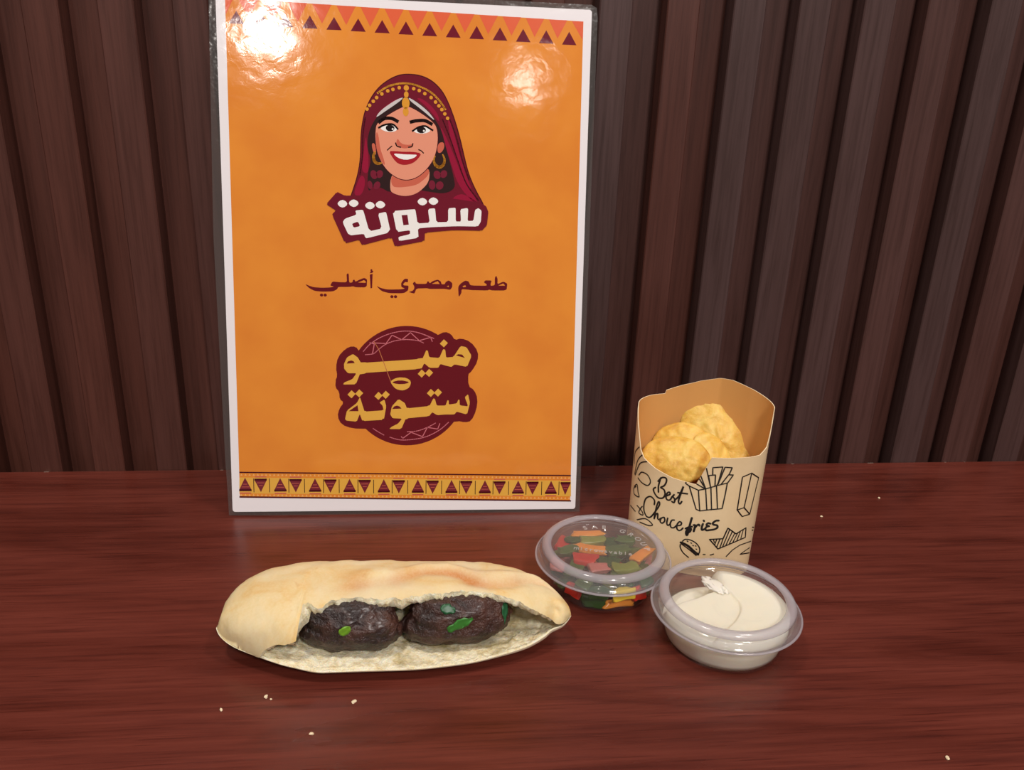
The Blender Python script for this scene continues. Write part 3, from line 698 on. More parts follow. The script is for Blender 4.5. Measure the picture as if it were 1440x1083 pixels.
# crumbs fallen on the table
CR = plain('crumb_flake', (236, 214, 178), 0.8)
def crumb_at(px, py, size, label, seed):
    p = at_z(px, py, 0); bm = bmesh.new(); bmesh.ops.create_icosphere(bm, subdivisions=2, radius=1)
    for v in bm.verts:
        n = 1+0.45*noise.noise(v.co*1.7+Vector((seed*3.3, 0, 0))); v.co = Vector((v.co.x*size*n, v.co.y*size*0.7*n, max(v.co.z*size*0.55*n, -size*0.4)+size*0.4))
    me = bpy.data.meshes.new('bread_crumb'); bm.to_mesh(me); bm.free(); me.materials.append(CR)
    o = bpy.data.objects.new('bread_crumb', me); COL.objects.link(o); o.location = p; o.rotation_euler.z = seed*1.3
    tag(o, label, 'crumb', 'bread crumbs on the table')
for i, (x, y, s, l) in enumerate([
        (374, 981, .0011, 'bread crumb below the left half of the flatbread, left one of a close pair'), (381, 984, .0006, 'tiny bread crumb, right one of a close pair below the left half of the flatbread'),
        (498, 988, .0012, 'pale bread crumb on the table below the left meatball'), (311, 999, .0009, 'leftmost bread crumb on the table, below the blunt left end of the flatbread'),
        (438, 1033, .0010, 'bread crumb nearest the lower edge of the photo, below the flatbread'), (1332, 1067, .0011, 'single crumb at the lower right corner of the table'),
        (1155, 727, .0009, 'crumb on the table to the right of the paper carton'), (1236, 701, .0010, 'crumb near the back edge of the table, far right of the carton')]):
    crumb_at(x, y, s, l, i+1)

# ================================================================== LIDDED CUPS
def lathe(name, prof, mat, parent, closed=True, n=96, loc=(0, 0, 0)):
    vs, fs = [], []; k = len(prof)
    for i in range(n):
        a = 2*math.pi*i/n
        for r, z in prof: vs.append((r*math.cos(a)*0.001+loc[0], r*math.sin(a)*0.001+loc[1], z*0.001+loc[2]))
    m = k if closed else k-1
    for i in range(n):
        for j in range(m):
            fs.append((i*k+j, ((i+1) % n)*k+j, ((i+1) % n)*k+(j+1) % k, i*k+(j+1) % k))
    o = mesh_obj(name, vs, fs, mat, parent)
    bm = bmesh.new(); bm.from_mesh(o.data); bmesh.ops.remove_doubles(bm, verts=bm.verts, dist=1e-6); bmesh.ops.recalc_face_normals(bm, faces=bm.faces); bm.to_mesh(o.data); bm.free()
    o.data.polygons.foreach_set('use_smooth', [True]*len(o.data.polygons))
    return o
CLEAR_LID = clear_mat('clear_lid', (0.99, 0.987, 0.985, 1), 0.045, (214, 204, 200), 0.07)
FOG_LID = clear_mat('fogged_lid', (0.98, 0.977, 0.975, 1), 0.15, (200, 186, 182), 0.08)
FROST = clear_mat('frosted_rim', (0.96, 0.96, 0.97, 1), 0.40, (228, 222, 228), 0.10)
CLEAR_SKIRT = clear_mat('clear_skirt', (0.97, 0.97, 0.975, 1), 0.13, (226, 222, 224), 0.08)
CLEAR_CUP = clear_mat('clear_cup', (0.995, 0.995, 0.995, 1), 0.02, (225, 220, 215), 0.06)
EMBOSS = clear_mat('embossed_clear', (0.9, 0.9, 0.9, 1), 0.42, (240, 236, 232), 0.2)
def lid_text(parent, s, rad, start, step, size, mat, name='embossed_lettering', flat=False, zc=0.0211, rot=0.0):
    vs, fs = [], []
    for i, ch in enumerate(s):
        if ch == ' ': continue
        cu = bpy.data.curves.new('glyph', 'FONT'); cu.body = ch; cu.size = size; cu.align_x = 'CENTER'; cu.extrude = 0.00012; cu.offset = 0.00004
        t = bpy.data.objects.new('glyph', cu); COL.objects.link(t); bpy.context.view_layer.update()
        me = t.to_mesh()
        if flat:
            M = Matrix.Rotation(rot, 4, 'Z') @ Matrix.Translation(((i-(len(s)-1)/2)*step, start, zc))
        else:
            a = start - i*step
            M = Matrix.Translation((rad*math.cos(a), rad*math.sin(a), zc)) @ Matrix.Rotation(a-math.pi/2, 4, 'Z')
        k = len(vs); vs += [M @ v.co for v in me.vertices]; fs += [tuple(k+j for j in p.vertices) for p in me.polygons]
        t.to_mesh_clear(); bpy.data.objects.remove(t); bpy.data.curves.remove(cu)
    return mesh_obj(name, vs, fs, mat, parent, smooth=False)
def make_cup(cx, cy, label, rb, lid_mat):
    t = thing('portion_cup', label, 'cup', (cx, cy, 0))
    lathe('cup_body', [(0, 0), (rb-0.9, 0), (rb-0.2, 0.3), (rb+0.1, 1.2), (32.6, 15.6), (33.2, 16.6), (34.8, 16.8), (35.0, 17.2), (33.0, 17.2), (32.1, 16.0), (rb-0.5, 1.7), (rb-1.2, 1.0), (0, 0.6)], CLEAR_CUP, t)
    lid = lathe('lid', [(0, 20.9), (25.4, 20.9), (26.0, 21.3), (26.6, 21.3), (27.6, 23.6), (27.9, 23.4), (26.9, 20.8), (26.3, 20.6), (25.4, 20.5), (0, 20.5)], lid_mat, t)
    lathe('rim_ring', [(27.7, 23.9), (28.5, 24.8), (30.0, 25.2), (31.4, 24.9), (32.5, 23.9), (33.0, 22.4), (32.6, 22.2), (32.0, 23.4), (31.2, 24.2), (30.0, 24.6), (28.8, 24.3), (28.1, 23.5)], FROST, lid)
    lathe('skirt', [(33.0, 22.3), (33.6, 20.4), (34.6, 18.6), (35.5, 18.0), (35.4, 17.6), (34.3, 18.2), (33.2, 20.2), (32.6, 22.1)], CLEAR_SKIRT, lid)
    lathe('flange_lip', [(35.5, 18.05), (36.2, 17.9), (36.5, 17.4), (36.2, 17.0), (35.7, 17.1), (35.4, 17.5)], FROST, lid)
    return t, lid
salad_cup, lid1 = make_cup(0.0943, -0.1428, 'clear lidded plastic cup of chopped salad, between the menu sign and the paper carton', 26.8, FOG_LID)
lid_text(lid1, 'SAE GROUP', 0.0222, math.radians(104), math.radians(13.0), 0.0048, EMBOSS)
lid_text(lid1, 'microwavable', 0, -0.0022, 0.0026, 0.0042, EMBOSS, flat=True, rot=math.radians(-14))
dip_cup, lid2 = make_cup(0.1460, -0.1896, 'clear lidded plastic cup filled with creamy white dip, right of the salad cup', 28.4, CLEAR_LID)

# dip filling the cup (thing of its own)
def build_dip():
    vs, fs = [], []; NR, NA = 90, 220
    # dividing swirl: S curve in cup coordinates (mm)
    sw = [(2, 27), (2, 17), (5.5, 6), (6, -4), (0, -14), (-10, -23)]
    sw = catmull([(x, y, 0) for x, y in sw], 10)
    def side(x, y):
        best = min(sw, key=lambda p: (p[0]-x)**2+(p[1]-y)**2); i = sw.index(best); a = sw[max(i-1, 0)]; b = sw[min(i+1, len(sw)-1)]
        cr = (b[0]-a[0])*(y-best[1])-(b[1]-a[1])*(x-best[0]); return math.hypot(x-best[0], y-best[1])*(1 if cr > 0 else -1)
    def top(x, y, r):
        s = side(x, y)                      # >0 on the right-hand side of the swirl
        z = 20.25 - 1.5/(1+math.exp(max(-40, min(40, s/0.28))))
        z += 0.5*math.exp(-(s-0.6)**2/1.2)*(0.1)
        # empty crescent up-left where the dip does not reach the lid
        c = (-x*0.42 + y*0.91) - 10.5 + 0.9*noise.noise(Vector((x*.2, y*.2, 0)))
        cut = max(0, c) * (1/(1+math.exp((x-2)/1.4)))
        z -= min(9.0, cut*1.1)
        z += 0.10*noise.noise(Vector((x*.09, y*.09, 1)))
        edge = max(0, r-25.0); z -= 0.35*edge
        return min(z, 20.35)
    rings = []
    R = 30.3
    for i in range(NR+1):
        r = R*i/NR
        for k in range(NA):
            a = 2*math.pi*k/NA; x, y = r*math.cos(a), r*math.sin(a)
            z = top(x, y, r); rw = 27.9+(z-1.4)*(32.1-28.0)/14.6
            rr = min(r, rw-0.25); x, y = rr*math.cos(a), rr*math.sin(a)
            vs.append((x*.001, y*.001, z*.001))
    for z in (12, 8, 4, 1.9):
        for k in range(NA):
            a = 2*math.pi*k/NA; rw = 27.6+(z-1.4)*(32.1-28.0)/14.6
            top_z = vs[NR*NA+k][2]*1000; zz = z
            vs.append((rw*.001*math.cos(a), rw*.001*math.sin(a), min(zz, top_z-0.5)*.001))
    rows = NR+1+4
    for i in range(rows-1):
        for k in range(NA): fs.append((i*NA+k, i*NA+(k+1) % NA, (i+1)*NA+(k+1) % NA, (i+1)*NA+k))
    fs.append(tuple(range((rows-1)*NA, rows*NA))[::-1])
    m = NT('creamy_dip'); nz = m.noise(m.coord(), 60, 3, 0.5)
    col = m.mix(nz, (255, 250, 230), (254, 246, 222))
    mat = m.set(color=col, rough=0.4, spec=0.4, sss=0.4, sss_r=(0.010, 0.008, 0.006), sss_s=1.0)
    o = mesh_obj('creamy_dip', vs, fs, mat); fix_normals(o); o.location = (0.1460, -0.1896, 0)
    return tag(o, 'creamy off-white dip with a curved swirl line, filling the right lidded cup', 'dip')
dip = build_dip()
# blob of dip stuck under the lid by the swirl
bm = bmesh.new(); bmesh.ops.create_icosphere(bm, subdivisions=4, radius=1)
for v in bm.verts:
    n = 1+0.35*noise.noise(v.co*1.6)+0.45*noise.noise(v.co*4); v.co = Vector((v.co.x*.0042*n, v.co.y*.0072*n, v.co.z*.0008))
me = bpy.data.meshes.new('dip_smear'); bm.to_mesh(me); bm.free(); me.materials.append(plain('whipped_dip', (252, 248, 236), 0.45, sss=0.2, sss_r=(0.004, 0.003, 0.002)))
me.polygons.foreach_set('use_smooth', [True]*len(me.polygons))
sm = bpy.data.objects.new('dip_smear', me); COL.objects.link(sm); sm.parent = dip; sm.location = (-0.0005, 0.0150, 0.01935); sm.rotation_euler.z = 0.5; sm['label'] = 'whiter smear of dip stuck under the lid'

# salad pieces
def veg(name, dims, seed, mat, bend=0.15):
    bm = bmesh.new(); bmesh.ops.create_cube(bm, size=1)
    bmesh.ops.bevel(bm, geom=bm.edges[:], offset=0.06, segments=1, affect='EDGES')
    bmesh.ops.subdivide_edges(bm, edges=[e for e in bm.edges if e.calc_length() > 0.3], cuts=2, use_grid_fill=True)
    for v in bm.verts:
        p = v.co.copy(); n = noise.noise_vector(p*1.4+Vector((seed*2.1, seed, 0)))*0.26
        v.co = Vector(((p.x+n.x)*dims[0], (p.y+n.y)*dims[1], (p.z+n.z*0.6)*dims[2]+bend*dims[0]*(p.x*p.x-.12)))
    me = bpy.data.meshes.new(name); bm.to_mesh(me); bm.free(); me.materials.append(mat)
    me.polygons.foreach_set('use_smooth', [True]*len(me.polygons)); return me
def veg_mat(name, a, b):
    m = NT(name); nz = m.noise(m.coord(), 180, 3, 0.6)
    return m.set(color=m.mix(nz, a, b), rough=0.3, spec=0.5, sss=0.15, sss_r=(0.002, 0.001, 0.001), sss_s=1.0)
VM = {'green': veg_mat('green_pepper_flesh', (46, 78, 26), (92, 118, 46)), 'dark': veg_mat('herb_leaf', (18, 58, 14), (48, 96, 26)), 'lime': veg_mat('cucumber_flesh', (116, 130, 40), (156, 162, 76)),
      'red': veg_mat('tomato_flesh', (196, 26, 18), (222, 58, 34)), 'orange': veg_mat('carrot_flesh', (240, 140, 40), (248, 168, 70)), 'yellow': veg_mat('yellow_pepper_flesh', (240, 200, 30), (248, 220, 80)), 'pink': veg_mat('pink_flesh', (206, 112, 104), (224, 150, 140))}
KIND = {'green': ('green_pepper_piece', 'green pepper', (.0085, .0060, .0036)), 'dark': ('herb_leaf', 'dark green herb', (.0085, .0060, .0018)), 'lime': ('cucumber_piece', 'pale green cucumber', (.0090, .0065, .0034)),
        'red': ('tomato_piece', 'red tomato', (.0080, .0064, .0040)), 'orange': ('carrot_strip', 'orange carrot', (.0125, .0034, .0028)), 'yellow': ('yellow_pepper_piece', 'yellow pepper', (.0085, .0058, .0034)), 'pink': ('pink_vegetable_piece', 'pinkish vegetable', (.0080, .0058, .0030))}
VMESH = {k: [veg(KIND[k][0], KIND[k][2], i+ord(k[0]), VM[k]) for i in range(3)] for k in KIND}
SC = Vector((0.0943, -0.1428, 0))
placed = []
def salad_piece(kind, pos, rot, scale, label, group):
    o = bpy.data.objects.new(KIND[kind][0], VMESH[kind][len(placed) % 3]); COL.objects.link(o)
    o.location = SC+Vector(pos); o.rotation_euler = rot; o.scale = scale
    placed.append((Vector(pos), max(KIND[kind][2][0]*scale[0], KIND[kind][2][1]*scale[1])*0.5))
    return tag(o, label, 'vegetable', group)
GT, GF = 'chopped salad pieces under the clear lid', 'chopped salad pieces pressed against the front of the cup'
# pieces one can point to: pixel positions on a plane just under the lid, then on the front wall of the cup
def under(px, py, z=0.0178): p = at_z(px, py, z)-SC; return (p.x, p.y, z)
for kind, px, py, rz, sc, lab in (
        ('red', 822, 787, -0.3, (1.5, 1.25, .9), 'largest red tomato chunk in the salad, left of centre under the lid'),
        ('orange', 903, 781, 0.75, (1.25, 1.7, 1), 'orange carrot strip slanting at the right edge under the salad lid'),
        ('orange', 826, 752, 0.05, (1.3, 1.4, 1), 'orange carrot strip at the back left under the salad lid'),
        ('orange', 830, 772, -0.35, (1.35, 1.6, 1), 'yellow-orange carrot strip just behind the big red tomato chunk'),
        ('lime', 833, 761, 0.0, (1.45, 0.9, 1), 'olive green cucumber slice below the back carrot strip under the salad lid'),
        ('lime', 877, 799, 0.15, (1.5, 1.1, 1), 'pale lime cucumber slice at the front right under the salad lid'),
        ('green', 868, 775, 0.2, (1.5, 1.2, 1), 'green pepper chunk at the middle right under the salad lid'),
        ('green', 797, 775, 0.3, (1.3, 1.1, 1), 'green pepper chunk at the left edge under the salad lid'),
        ('dark', 856, 790, -0.2, (1.3, 1.2, 1), 'dark green herb beside the big red tomato chunk'),
        ('pink', 842, 800, 0.1, (1.2, 1.2, 1), 'largest pinkish vegetable piece, at the front middle under the salad lid'),
        ('green', 878, 760, -0.2, (1.2, 1.1, 1), 'dull green pepper chunk at the back right under the salad lid'),
        ('dark', 808, 758, 0.5, (1.1, 1.1, 1), 'dark green herb at the back left edge under the salad lid')):
    salad_piece(kind, under(px, py), (0, 0, rz), sc, lab, GT)
def wall_pos(ang, z, ins=0.0022):
    r = (25.6+(z*1000-1.4)*(32.1-25.6)/14.6-0.6)*0.001-ins; return (r*math.cos(ang), r*math.sin(ang), z)
for kind, deg, z, sc, lab in (
        ('yellow', 283, 0.0115, (1.35, 1.0, 1), 'bright yellow pepper piece against the front wall of the salad cup'),
        ('red', 303, 0.0090, (1.1, 1.0, .8), 'red tomato piece low on the front right wall of the salad cup'),
        ('red', 226, 0.0095, (1.0, 1.0, .7), 'reddish tomato piece on the front left wall of the salad cup'),
        ('dark', 256, 0.0130, (1.1, 1.1, 1), 'upright dark green herb left of the yellow pepper, against the cup wall'),
        ('dark', 250, 0.0050, (1.3, 1.0, 1), 'dark green herb at the bottom front left of the salad cup'),
        ('green', 320, 0.0050, (1.1, 1.0, .8), 'green pepper piece at the bottom front right of the salad cup'),
        ('orange', 281, 0.0040, (1.2, 1.2, 1), 'orange carrot strip at the bottom front of the salad cup')):
    a = math.radians(deg); p = wall_pos(a, z)
    salad_piece(kind, p, (math.radians(68), 0, a+math.pi/2), sc, lab, GF)
rnd = random.Random(11); kinds = ['green', 'dark', 'lime', 'dark', 'dark', 'green', 'pink', 'dark', 'orange', 'green', 'red', 'dark']
tries = 0; extra = 0
while tries < 6000 and extra < 46:
    tries += 1; z = rnd.uniform(0.0035, 0.0160); rmax = (24.5+(z*1000-1.4)*0.445-4.2)*0.001
    r = rmax*math.sqrt(rnd.random()); a = rnd.uniform(0, 2*math.pi); p = Vector((r*math.cos(a), r*math.sin(a), z))
    kind = kinds[extra % len(kinds)]; rad = max(KIND[kind][2])*0.5*0.85
    if all(((p-q).xy.length > (rad+rq)*0.72) or abs(p.z-q.z) > 0.0045 for q, rq in placed):
        salad_piece(kind, p, (rnd.uniform(-.3, .3), rnd.uniform(-.3, .3), rnd.uniform(0, 6.3)), (1.15, 1.15, 0.9), 'small %s piece mixed into the chopped salad in the clear lidded cup' % KIND[kind][1], 'small %s pieces mixed into the salad' % KIND[kind][1]); extra += 1

# ================================================================== PAPER CARTON OF CRISPS
BC = Vector((0.1495, -0.1175, 0)); bu = Vector((67, -25, 0)).normalized(); bvv = Vector((25, 67, 0)).normalized()
CA, CB_, EXPN = 0.0357, 0.0200, 2.25
PROF_BACK = [(-36, 91), (-30, 91.6), (-24, 91.8), (-22.8, 92.0), (-22.3, 94.0), (-14, 97.2), (-4, 100.4), (6, 102.6), (13, 103.0), (24, 101.0), (36, 97.5)]
PROF_FRONT = [(-36, 91), (-34.6, 82), (-33.2, 76), (-31.5, 68), (-29, 64), (-22, 60.5), (-12, 57.6), (0.5, 56.2), (7, 73.0), (20, 73.8), (31.5, 74.4), (34.6, 77.5), (35.4, 84), (36, 97.5)]
def lin_interp(tab, x):
    for (x0, y0), (x1, y1) in zip(tab, tab[1:]):
        if x <= x1: return y0+(y1-y0)*max(0, (x-x0)/(x1-x0))
    return tab[-1][1]
def cross(theta, t, inset=0.0):
    k = 0.97+0.03*t
    c, s = math.cos(theta), math.sin(theta)
    x = (CA*k-inset)*sgnpow(c, 2/EXPN); y = (CB_*(0.96+0.04*t)-inset)*sgnpow(s, 2/EXPN)
    return x, y
thetas = [2*math.pi*i/220 for i in range(220)]
for tab, sg in ((PROF_BACK, 1), (PROF_FRONT, -1)):
    for x, _ in tab:
        for e in (-0.25, 0, 0.25):
            u = max(-1, min(1, (x+e)/35.7)); c = sgnpow(u, EXPN/2); th = math.acos(max(-1, min(1, c)))*sg
            thetas.append(th % (2*math.pi))
thetas = sorted(set(round(t, 5) for t in thetas)); NT_, NZ_ = len(thetas), 40
carton = thing('fries_carton', 'printed brown paper fries carton holding crisps, standing behind the two lidded cups', 'carton', BC)
carton.rotation_euler.z = math.atan2(bu.y, bu.x)
def carton_grid(inset):
    vs = []
    for th in thetas:
        x1, _ = cross(th, 1.0)
        H = lin_interp(PROF_BACK if math.sin(th) >= 0 else PROF_FRONT, x1*1000)*0.001
        for j in range(NZ_):
            z = 0.0003+(H-0.0003)*j/(NZ_-1); x, y = cross(th, z/0.1, inset)
            if y > 0:  # vertical crease down the middle of the back panel
                y += 0.0030*max(0, 1-abs(x-0.007)/0.016)*min(1, z/0.05)
            vs.append((x, y, z))
    return vs
vo, vn = carton_grid(0), carton_grid(0.00045); nv = len(vo)
f_out, f_in, f_rim = [], [], []
for i in range(NT_):
    i2 = (i+1) % NT_
    for j in range(NZ_-1):
        f_out.append((i*NZ_+j, i2*NZ_+j, i2*NZ_+j+1, i*NZ_+j+1)); f_in.append((nv+i*NZ_+j, nv+i*NZ_+j+1, nv+i2*NZ_+j+1, nv+i2*NZ_+j))
    f_rim.append((i*NZ_+NZ_-1, i2*NZ_+NZ_-1, nv+i2*NZ_+NZ_-1, nv+i*NZ_+NZ_-1)); f_rim.append((i*NZ_, nv+i*NZ_, nv+i2*NZ_, i2*NZ_))
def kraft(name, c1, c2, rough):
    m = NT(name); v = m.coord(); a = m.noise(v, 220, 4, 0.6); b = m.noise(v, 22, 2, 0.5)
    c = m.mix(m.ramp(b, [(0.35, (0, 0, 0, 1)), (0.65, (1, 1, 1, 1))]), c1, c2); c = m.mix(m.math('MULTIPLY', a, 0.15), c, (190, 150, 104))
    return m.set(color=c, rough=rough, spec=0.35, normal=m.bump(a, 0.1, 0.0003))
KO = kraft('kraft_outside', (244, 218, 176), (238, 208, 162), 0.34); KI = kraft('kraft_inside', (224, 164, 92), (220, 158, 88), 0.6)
KE = plain('card_edge', (238, 214, 176), 0.7)
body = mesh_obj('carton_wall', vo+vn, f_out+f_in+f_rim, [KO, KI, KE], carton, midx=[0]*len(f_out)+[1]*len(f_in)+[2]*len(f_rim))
body.data.set_sharp_from_angle(angle=math.radians(40))
fl_v = [(x, y, 0.0012) for x, y in [cross(t, 0, 0.0006) for t in thetas[::4]]]; nb_ = len(fl_v)
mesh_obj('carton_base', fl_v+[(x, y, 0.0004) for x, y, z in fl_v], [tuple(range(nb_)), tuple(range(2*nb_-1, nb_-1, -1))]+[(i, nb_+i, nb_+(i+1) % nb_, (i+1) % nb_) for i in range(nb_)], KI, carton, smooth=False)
# ink on the carton, laid on its curved face
bpy.context.view_layer.update()
CM = carton.matrix_world.copy(); CMi = CM.inverted()
ob = BVHTree.FromPolygons([CM @ Vector(v) for v in carton_grid_full] if False else [CM @ Vector(v) for v in vo], f_out)
INKB = plain('black_ink', (30, 20, 16), 0.5)
class Ink:
    def __init__(s): s.v, s.f = [], []
    def hit(s, x, y):
        d = ray(x, y); h, n, _, _ = ob.ray_cast(CAM, d)
        if h is None or n.dot(d) > 0.02: return None
        return h, n
    def line(s, pts, w, smooth=False, step=1.2):
        if smooth: pts = catmull(pts, 6)
        dense = []
        for (x0, y0), (x1, y1) in zip(pts, pts[1:]):
            k = max(1, int(math.hypot(x1-x0, y1-y0)/step))
            dense += [(x0+(x1-x0)*i/k, y0+(y1-y0)*i/k) for i in range(k)]
        dense.append(pts[-1]); hs = [s.hit(*p) for p in dense]; run = []
        for h in hs+[None]:
            if h is None:
                s._rib(run, w); run = []
            else: run.append(h)
    def _rib(s, run, w):
        if len(run) < 2: return
        k = len(s.v)
        for i, (p, n) in enumerate(run):
            t = run[min(i+1, len(run)-1)][0]-run[max(i-1, 0)][0]
            if t.length < 1e-9: t = Vector((1, 0, 0))
            sd = n.cross(t).normalized()*w/2; q = p+n*0.00013
            s.v += [CMi @ (q-sd), CMi @ (q+sd)]
        for i in range(len(run)-1): s.f.append((k+2*i, k+2*i+2, k+2*i+3, k+2*i+1))
        # round the ends
        for p, n in (run[0], run[-1]):
            q = p+n*0.00013; t1 = n.orthogonal().normalized(); t2 = n.cross(t1); b = len(s.v)
            s.v += [CMi @ (q+(t1*math.cos(a)+t2*math.sin(a))*w/2) for a in [2*math.pi*i/8 for i in range(8)]]; s.f.append(tuple(range(b, b+8)))
    def build(s, name, label=None):
        o = mesh_obj(name, s.v, s.f, INKB, carton, smooth=False)
        if label: o['label'] = label
        return o
def cr(x0, y0, sc): return lambda pts: [(x0+x/sc, y0+y/sc) for x, y in pts]
Q1, Q2, Q3, Q4, Q5 = cr(885, 625, 1300/120), cr(960, 640, 1408/130), cr(885, 690, 1440/140), cr(950, 725, 1440/130), cr(860, 510, 971/260)
k = Ink(); W1 = 0.00095
for pts in ([(480, 510), (465, 560), (445, 640), (445, 725)], [(440, 560), (500, 505), (560, 515), (565, 570), (530, 630), (480, 655), (530, 690), (545, 760), (510, 815), (440, 810), (385, 740), (370, 680), (400, 655)],
            [(575, 780), (620, 760), (615, 730), (585, 735), (560, 790), (575, 840), (620, 845), (650, 800)], [(650, 800), (690, 760), (665, 790), (695, 840), (680, 885), (650, 870)], [(690, 850), (760, 780), (825, 640), (790, 740), (750, 860), (770, 905), (800, 870)], [(740, 735), (800, 742), (885, 752)]):
    k.line(Q1(pts), W1, True)
k.build('printed_lettering', 'black script word Best')
k = Ink()
for pts in ([(362, 200), (365, 140), (310, 85), (245, 110), (215, 190), (215, 290), (250, 370), (300, 385), (345, 345)], [(345, 345), (420, 240), (440, 185), (425, 160), (400, 215), (375, 320), (360, 405)], [(360, 405), (385, 345), (412, 332), (412, 400), (432, 420), (452, 400)],
            [(500, 385), (462, 400), (448, 445), (475, 470), (512, 440), (510, 395), (500, 385)], [(556, 398), (546, 440), (543, 475), (558, 502), (588, 485)], [(650, 425), (615, 430), (592, 480), (605, 530), (645, 535), (680, 505)], [(680, 505), (740, 500), (755, 465), (725, 450), (692, 490), (688, 545), (715, 575), (748, 568), (775, 540)]):
    k.line(Q3(pts), W1*0.95, True)
k.build('printed_lettering', 'black script word Choice')
k = Ink()
for pts in ([(905, 395), (885, 460), (860, 560), (838, 640), (822, 630), (825, 585), (868, 545), (893, 555), (875, 592), (850, 604)], [(815, 548), (860, 528), (905, 520)], [(930, 498), (952, 500), (945, 540), (932, 588)], [(943, 545), (975, 505), (1005, 490), (1014, 506)], [(1064, 480), (1048, 530), (1052, 568), (1088, 555)],
            [(1172, 478), (1140, 470), (1118, 490), (1128, 508), (1155, 512), (1120, 522), (1100, 548), (1115, 574), (1155, 570)], [(1292, 433), (1250, 436), (1208, 470), (1222, 492), (1268, 502), (1272, 535), (1225, 560), (1160, 570)], [(1076, 432), (1080, 440)]):
    k.line(Q3(pts), W1*1.25, True)
k.build('printed_lettering', 'bolder black script word fries')
W2 = 0.00070
k = Ink()
for pts in ([(100, 470), (240, 535), (350, 515), (520, 465), (680, 425), (650, 590), (600, 815), (380, 835), (260, 850), (205, 825), (100, 470)], [(240, 535), (260, 850)], [(350, 515), (368, 838)], [(430, 490), (440, 832)], [(515, 465), (530, 822)],
            [(100, 470), (45, 430), (60, 400), (150, 400), (340, 515)], [(155, 400), (250, 355), (345, 510)], [(270, 300), (350, 510)], [(320, 190), (360, 190), (425, 490)], [(395, 312), (500, 302), (492, 475)], [(395, 312), (425, 490)], [(458, 300), (460, 192), (612, 180), (540, 430), (520, 460)], [(540, 440), (645, 185), (755, 192), (708, 295)], [(590, 440), (700, 300), (772, 302), (680, 430)]):
    k.line(Q2(pts), W2)
k.build('printed_drawing', 'outline drawing of a tub of fries')
k = Ink()
for pts in ([(1050, 275), (910, 335), (830, 835), (905, 935), (1020, 900), (1155, 345), (1050, 275), (935, 800), (830, 835)], [(935, 800), (1020, 900)]): k.line(Q2(pts), W2)
k.build('printed_drawing', 'outline drawing of a single long fry')
k = Ink()
for pts in ([(530, 372), (740, 360), (815, 195), (940, 285), (1095, 190), (1085, 340), (900, 420), (660, 520), (530, 372)],): k.line(Q4(pts), W2*1.1)
for pts in ([(590, 375), (605, 420)], [(640, 375), (610, 450)], [(690, 370), (640, 490)], [(740, 362), (690, 500)], [(845, 215), (735, 480)], [(885, 245), (780, 470)], [(920, 280), (830, 450)], [(965, 275), (890, 420)], [(1010, 245), (950, 400)], [(1055, 215), (1010, 375)]): k.line(Q4(pts), W2*0.9)
k.build('printed_drawing', 'striped ribbon shaped drawing')
k = Ink()
for pts, w in (([(110, 400), (150, 370), (230, 380), (320, 430), (370, 500), (375, 560), (350, 610)], W2), ([(85, 420), (190, 470), (290, 560), (350, 605)], 0.0015), ([(75, 450), (75, 500), (120, 580), (200, 650)], W2), ([(95, 445), (200, 520), (320, 620)], W2)):
    k.line(Q4(pts), w, True)
for x, y in ((185, 400), (240, 425), (270, 465), (310, 470), (320, 520), (180, 395)): k.line(Q4([(x, y), (x+8, y+6)]), 0.0007)
k.build('printed_drawing', 'small burger drawing')
def doodle(fn, ptss, sm=False):
    k = Ink()
    for pts in ptss: k.line(fn(pts), W2, sm)
    if k.v: k.build('printed_drawing')
doodle(Q4, [[(790, 635), (880, 540), (1000, 460), (1170, 400)]])
doodle(Q4, [[(1150, 500), (1000, 605), (1145, 580)]])
for p in ([(430, 605), (460, 605)], [(540, 615), (590, 600)], [(1190, 225), (1205, 230)], [(1195, 180), (1215, 185)]): doodle(Q4, [p])
doodle(Q5, [[(155, 435), (125, 470), (120, 530)]], True); doodle(Q5, [[(180, 470), (140, 510), (122, 585)]], True); doodle(Q5, [[(185, 520), (150, 530), (125, 590)]], True)
doodle(Q5, [[(145, 590), (160, 575), (190, 590), (205, 625), (190, 645), (160, 630), (140, 605)]], True)
doodle(Q5, [[(120, 650), (135, 640), (140, 680), (145, 705), (120, 690), (118, 660), (130, 650)]], True)
doodle(Q5, [[(100, 750), (125, 780)]]); doodle(Q5, [[(135, 750), (160, 780), (165, 800), (145, 790), (150, 770), (162, 755)]], True)
doodle(Q5, [[(135, 825), (180, 820), (215, 850), (195, 855), (150, 838)]], True)

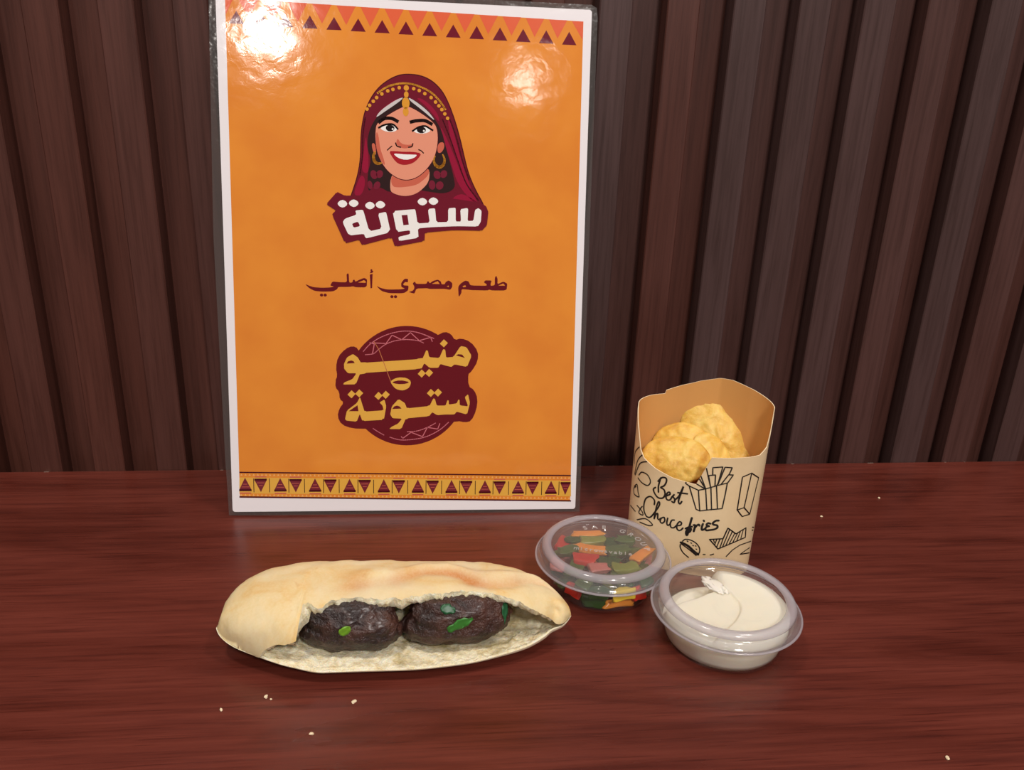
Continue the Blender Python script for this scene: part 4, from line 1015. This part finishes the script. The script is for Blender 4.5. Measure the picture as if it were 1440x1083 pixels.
# crisps
def chip_mat():
    m = NT('crisp_golden'); v = m.coord(); a = m.noise(v, 90, 4, 0.6, 0.5); b = m.noise(v, 420, 4, 0.65)
    c = m.ramp(a, [(0.3, (238, 204, 112)), (0.55, (226, 178, 78)), (0.78, (194, 130, 46))]); c = m.mix(m.math('MULTIPLY', m.ramp(b, [(0.55, (0, 0, 0, 1)), (0.75, (1, 1, 1, 1))]), 0.35), c, (246, 214, 140))
    return m.set(color=c, rough=0.45, spec=0.4, sss=0.2, sss_r=(0.003, 0.0015, 0.0006), sss_s=1.0, normal=m.bump(m.math('ADD', a, b), 0.35, 0.0010))
CHM = chip_mat()
def crisp(center, nrm_, upv, rx, ry, curl, seed, label):
    n = Vector(nrm_).normalized(); ty = (Vector(upv)-n*Vector(upv).dot(n)).normalized(); tx = ty.cross(n)
    vs = []; NR, NA = 16, 72
    for side in (1, -1):
        for i in range(NR+1):
            for kk in range(NA):
                a = 2*math.pi*kk/NA; rr = i/NR*(1+0.05*noise.noise(Vector((math.cos(a)*1.3, math.sin(a)*1.3, seed)))+0.015*noise.noise(Vector((math.cos(a)*5, math.sin(a)*5, seed))))
                x, y = rr*math.cos(a)*rx, rr*math.sin(a)*ry
                z = curl[0]*(x/rx)**2+curl[1]*(y/ry)**2+0.0011*noise.noise(Vector((x*90, y*90, seed)))+0.0007*noise.noise(Vector((x*330, y*330, seed+4)))
                th = 0.0007*(1-0.6*rr**4)+0.0004*max(0, noise.noise(Vector((x*260, y*260, seed+9))))
                vs.append(tx*x+ty*y+n*(z+side*th))
    b = (NR+1)*NA; fs = []
    for i in range(NR):
        for kk in range(NA):
            k2 = (kk+1) % NA; fs.append((i*NA+kk, (i+1)*NA+kk, (i+1)*NA+k2, i*NA+k2)); fs.append((b+i*NA+kk, b+i*NA+k2, b+(i+1)*NA+k2, b+(i+1)*NA+kk))
    for kk in range(NA):
        k2 = (kk+1) % NA; fs.append((NR*NA+kk, b+NR*NA+kk, b+NR*NA+k2, NR*NA+k2))
    o = mesh_obj('potato_crisp', vs, fs, CHM); o.location = center
    bm = bmesh.new(); bm.from_mesh(o.data); bmesh.ops.remove_doubles(bm, verts=bm.verts, dist=1e-6); bmesh.ops.recalc_face_normals(bm, faces=bm.faces); bm.to_mesh(o.data); bm.free()
    o.data.polygons.foreach_set('use_smooth', [True]*len(o.data.polygons))
    return tag(o, label, 'crisp', 'crisps in the paper carton')
def toc(lx, ly, z): return BC+bu*lx+bvv*ly+Vector((0, 0, z))
fr = -bvv
crisp(toc(-0.0130, -0.0080, 0.0640), fr*0.82+Vector((0, 0, 0.57))-bu*0.03, bu*-0.12+Vector((0, 0, 1)), 0.0195, 0.0135, (-0.0045, -0.0040), 1.3, 'front golden crisp filling the cut-out of the paper carton')
crisp(toc(-0.0120, 0.0030, 0.0670), fr*0.80+Vector((0, 0, 0.6))-bu*0.25, bu*-0.3+Vector((0, 0, 1)), 0.0175, 0.0140, (-0.005, -0.003), 5.1, 'crisp peeking out just behind the upper left of the front crisp')
crisp(toc(0.0085, -0.0005, 0.0625), fr*0.85+Vector((0, 0, 0.5))+bu*0.35, bu*-0.35+Vector((0, 0, 1)), 0.0110, 0.0165, (-0.003, -0.003), 8.2, 'small pale crisp showing right of the front crisp')
crisp(toc(0.0100, 0.0115, 0.0690), fr*0.9+Vector((0, 0, 0.42))+bu*0.10, bu*-0.55+Vector((0, 0, 1)), 0.0185, 0.0285, (-0.005, -0.004), 12.7, 'largest crisp, standing at the back of the paper carton')
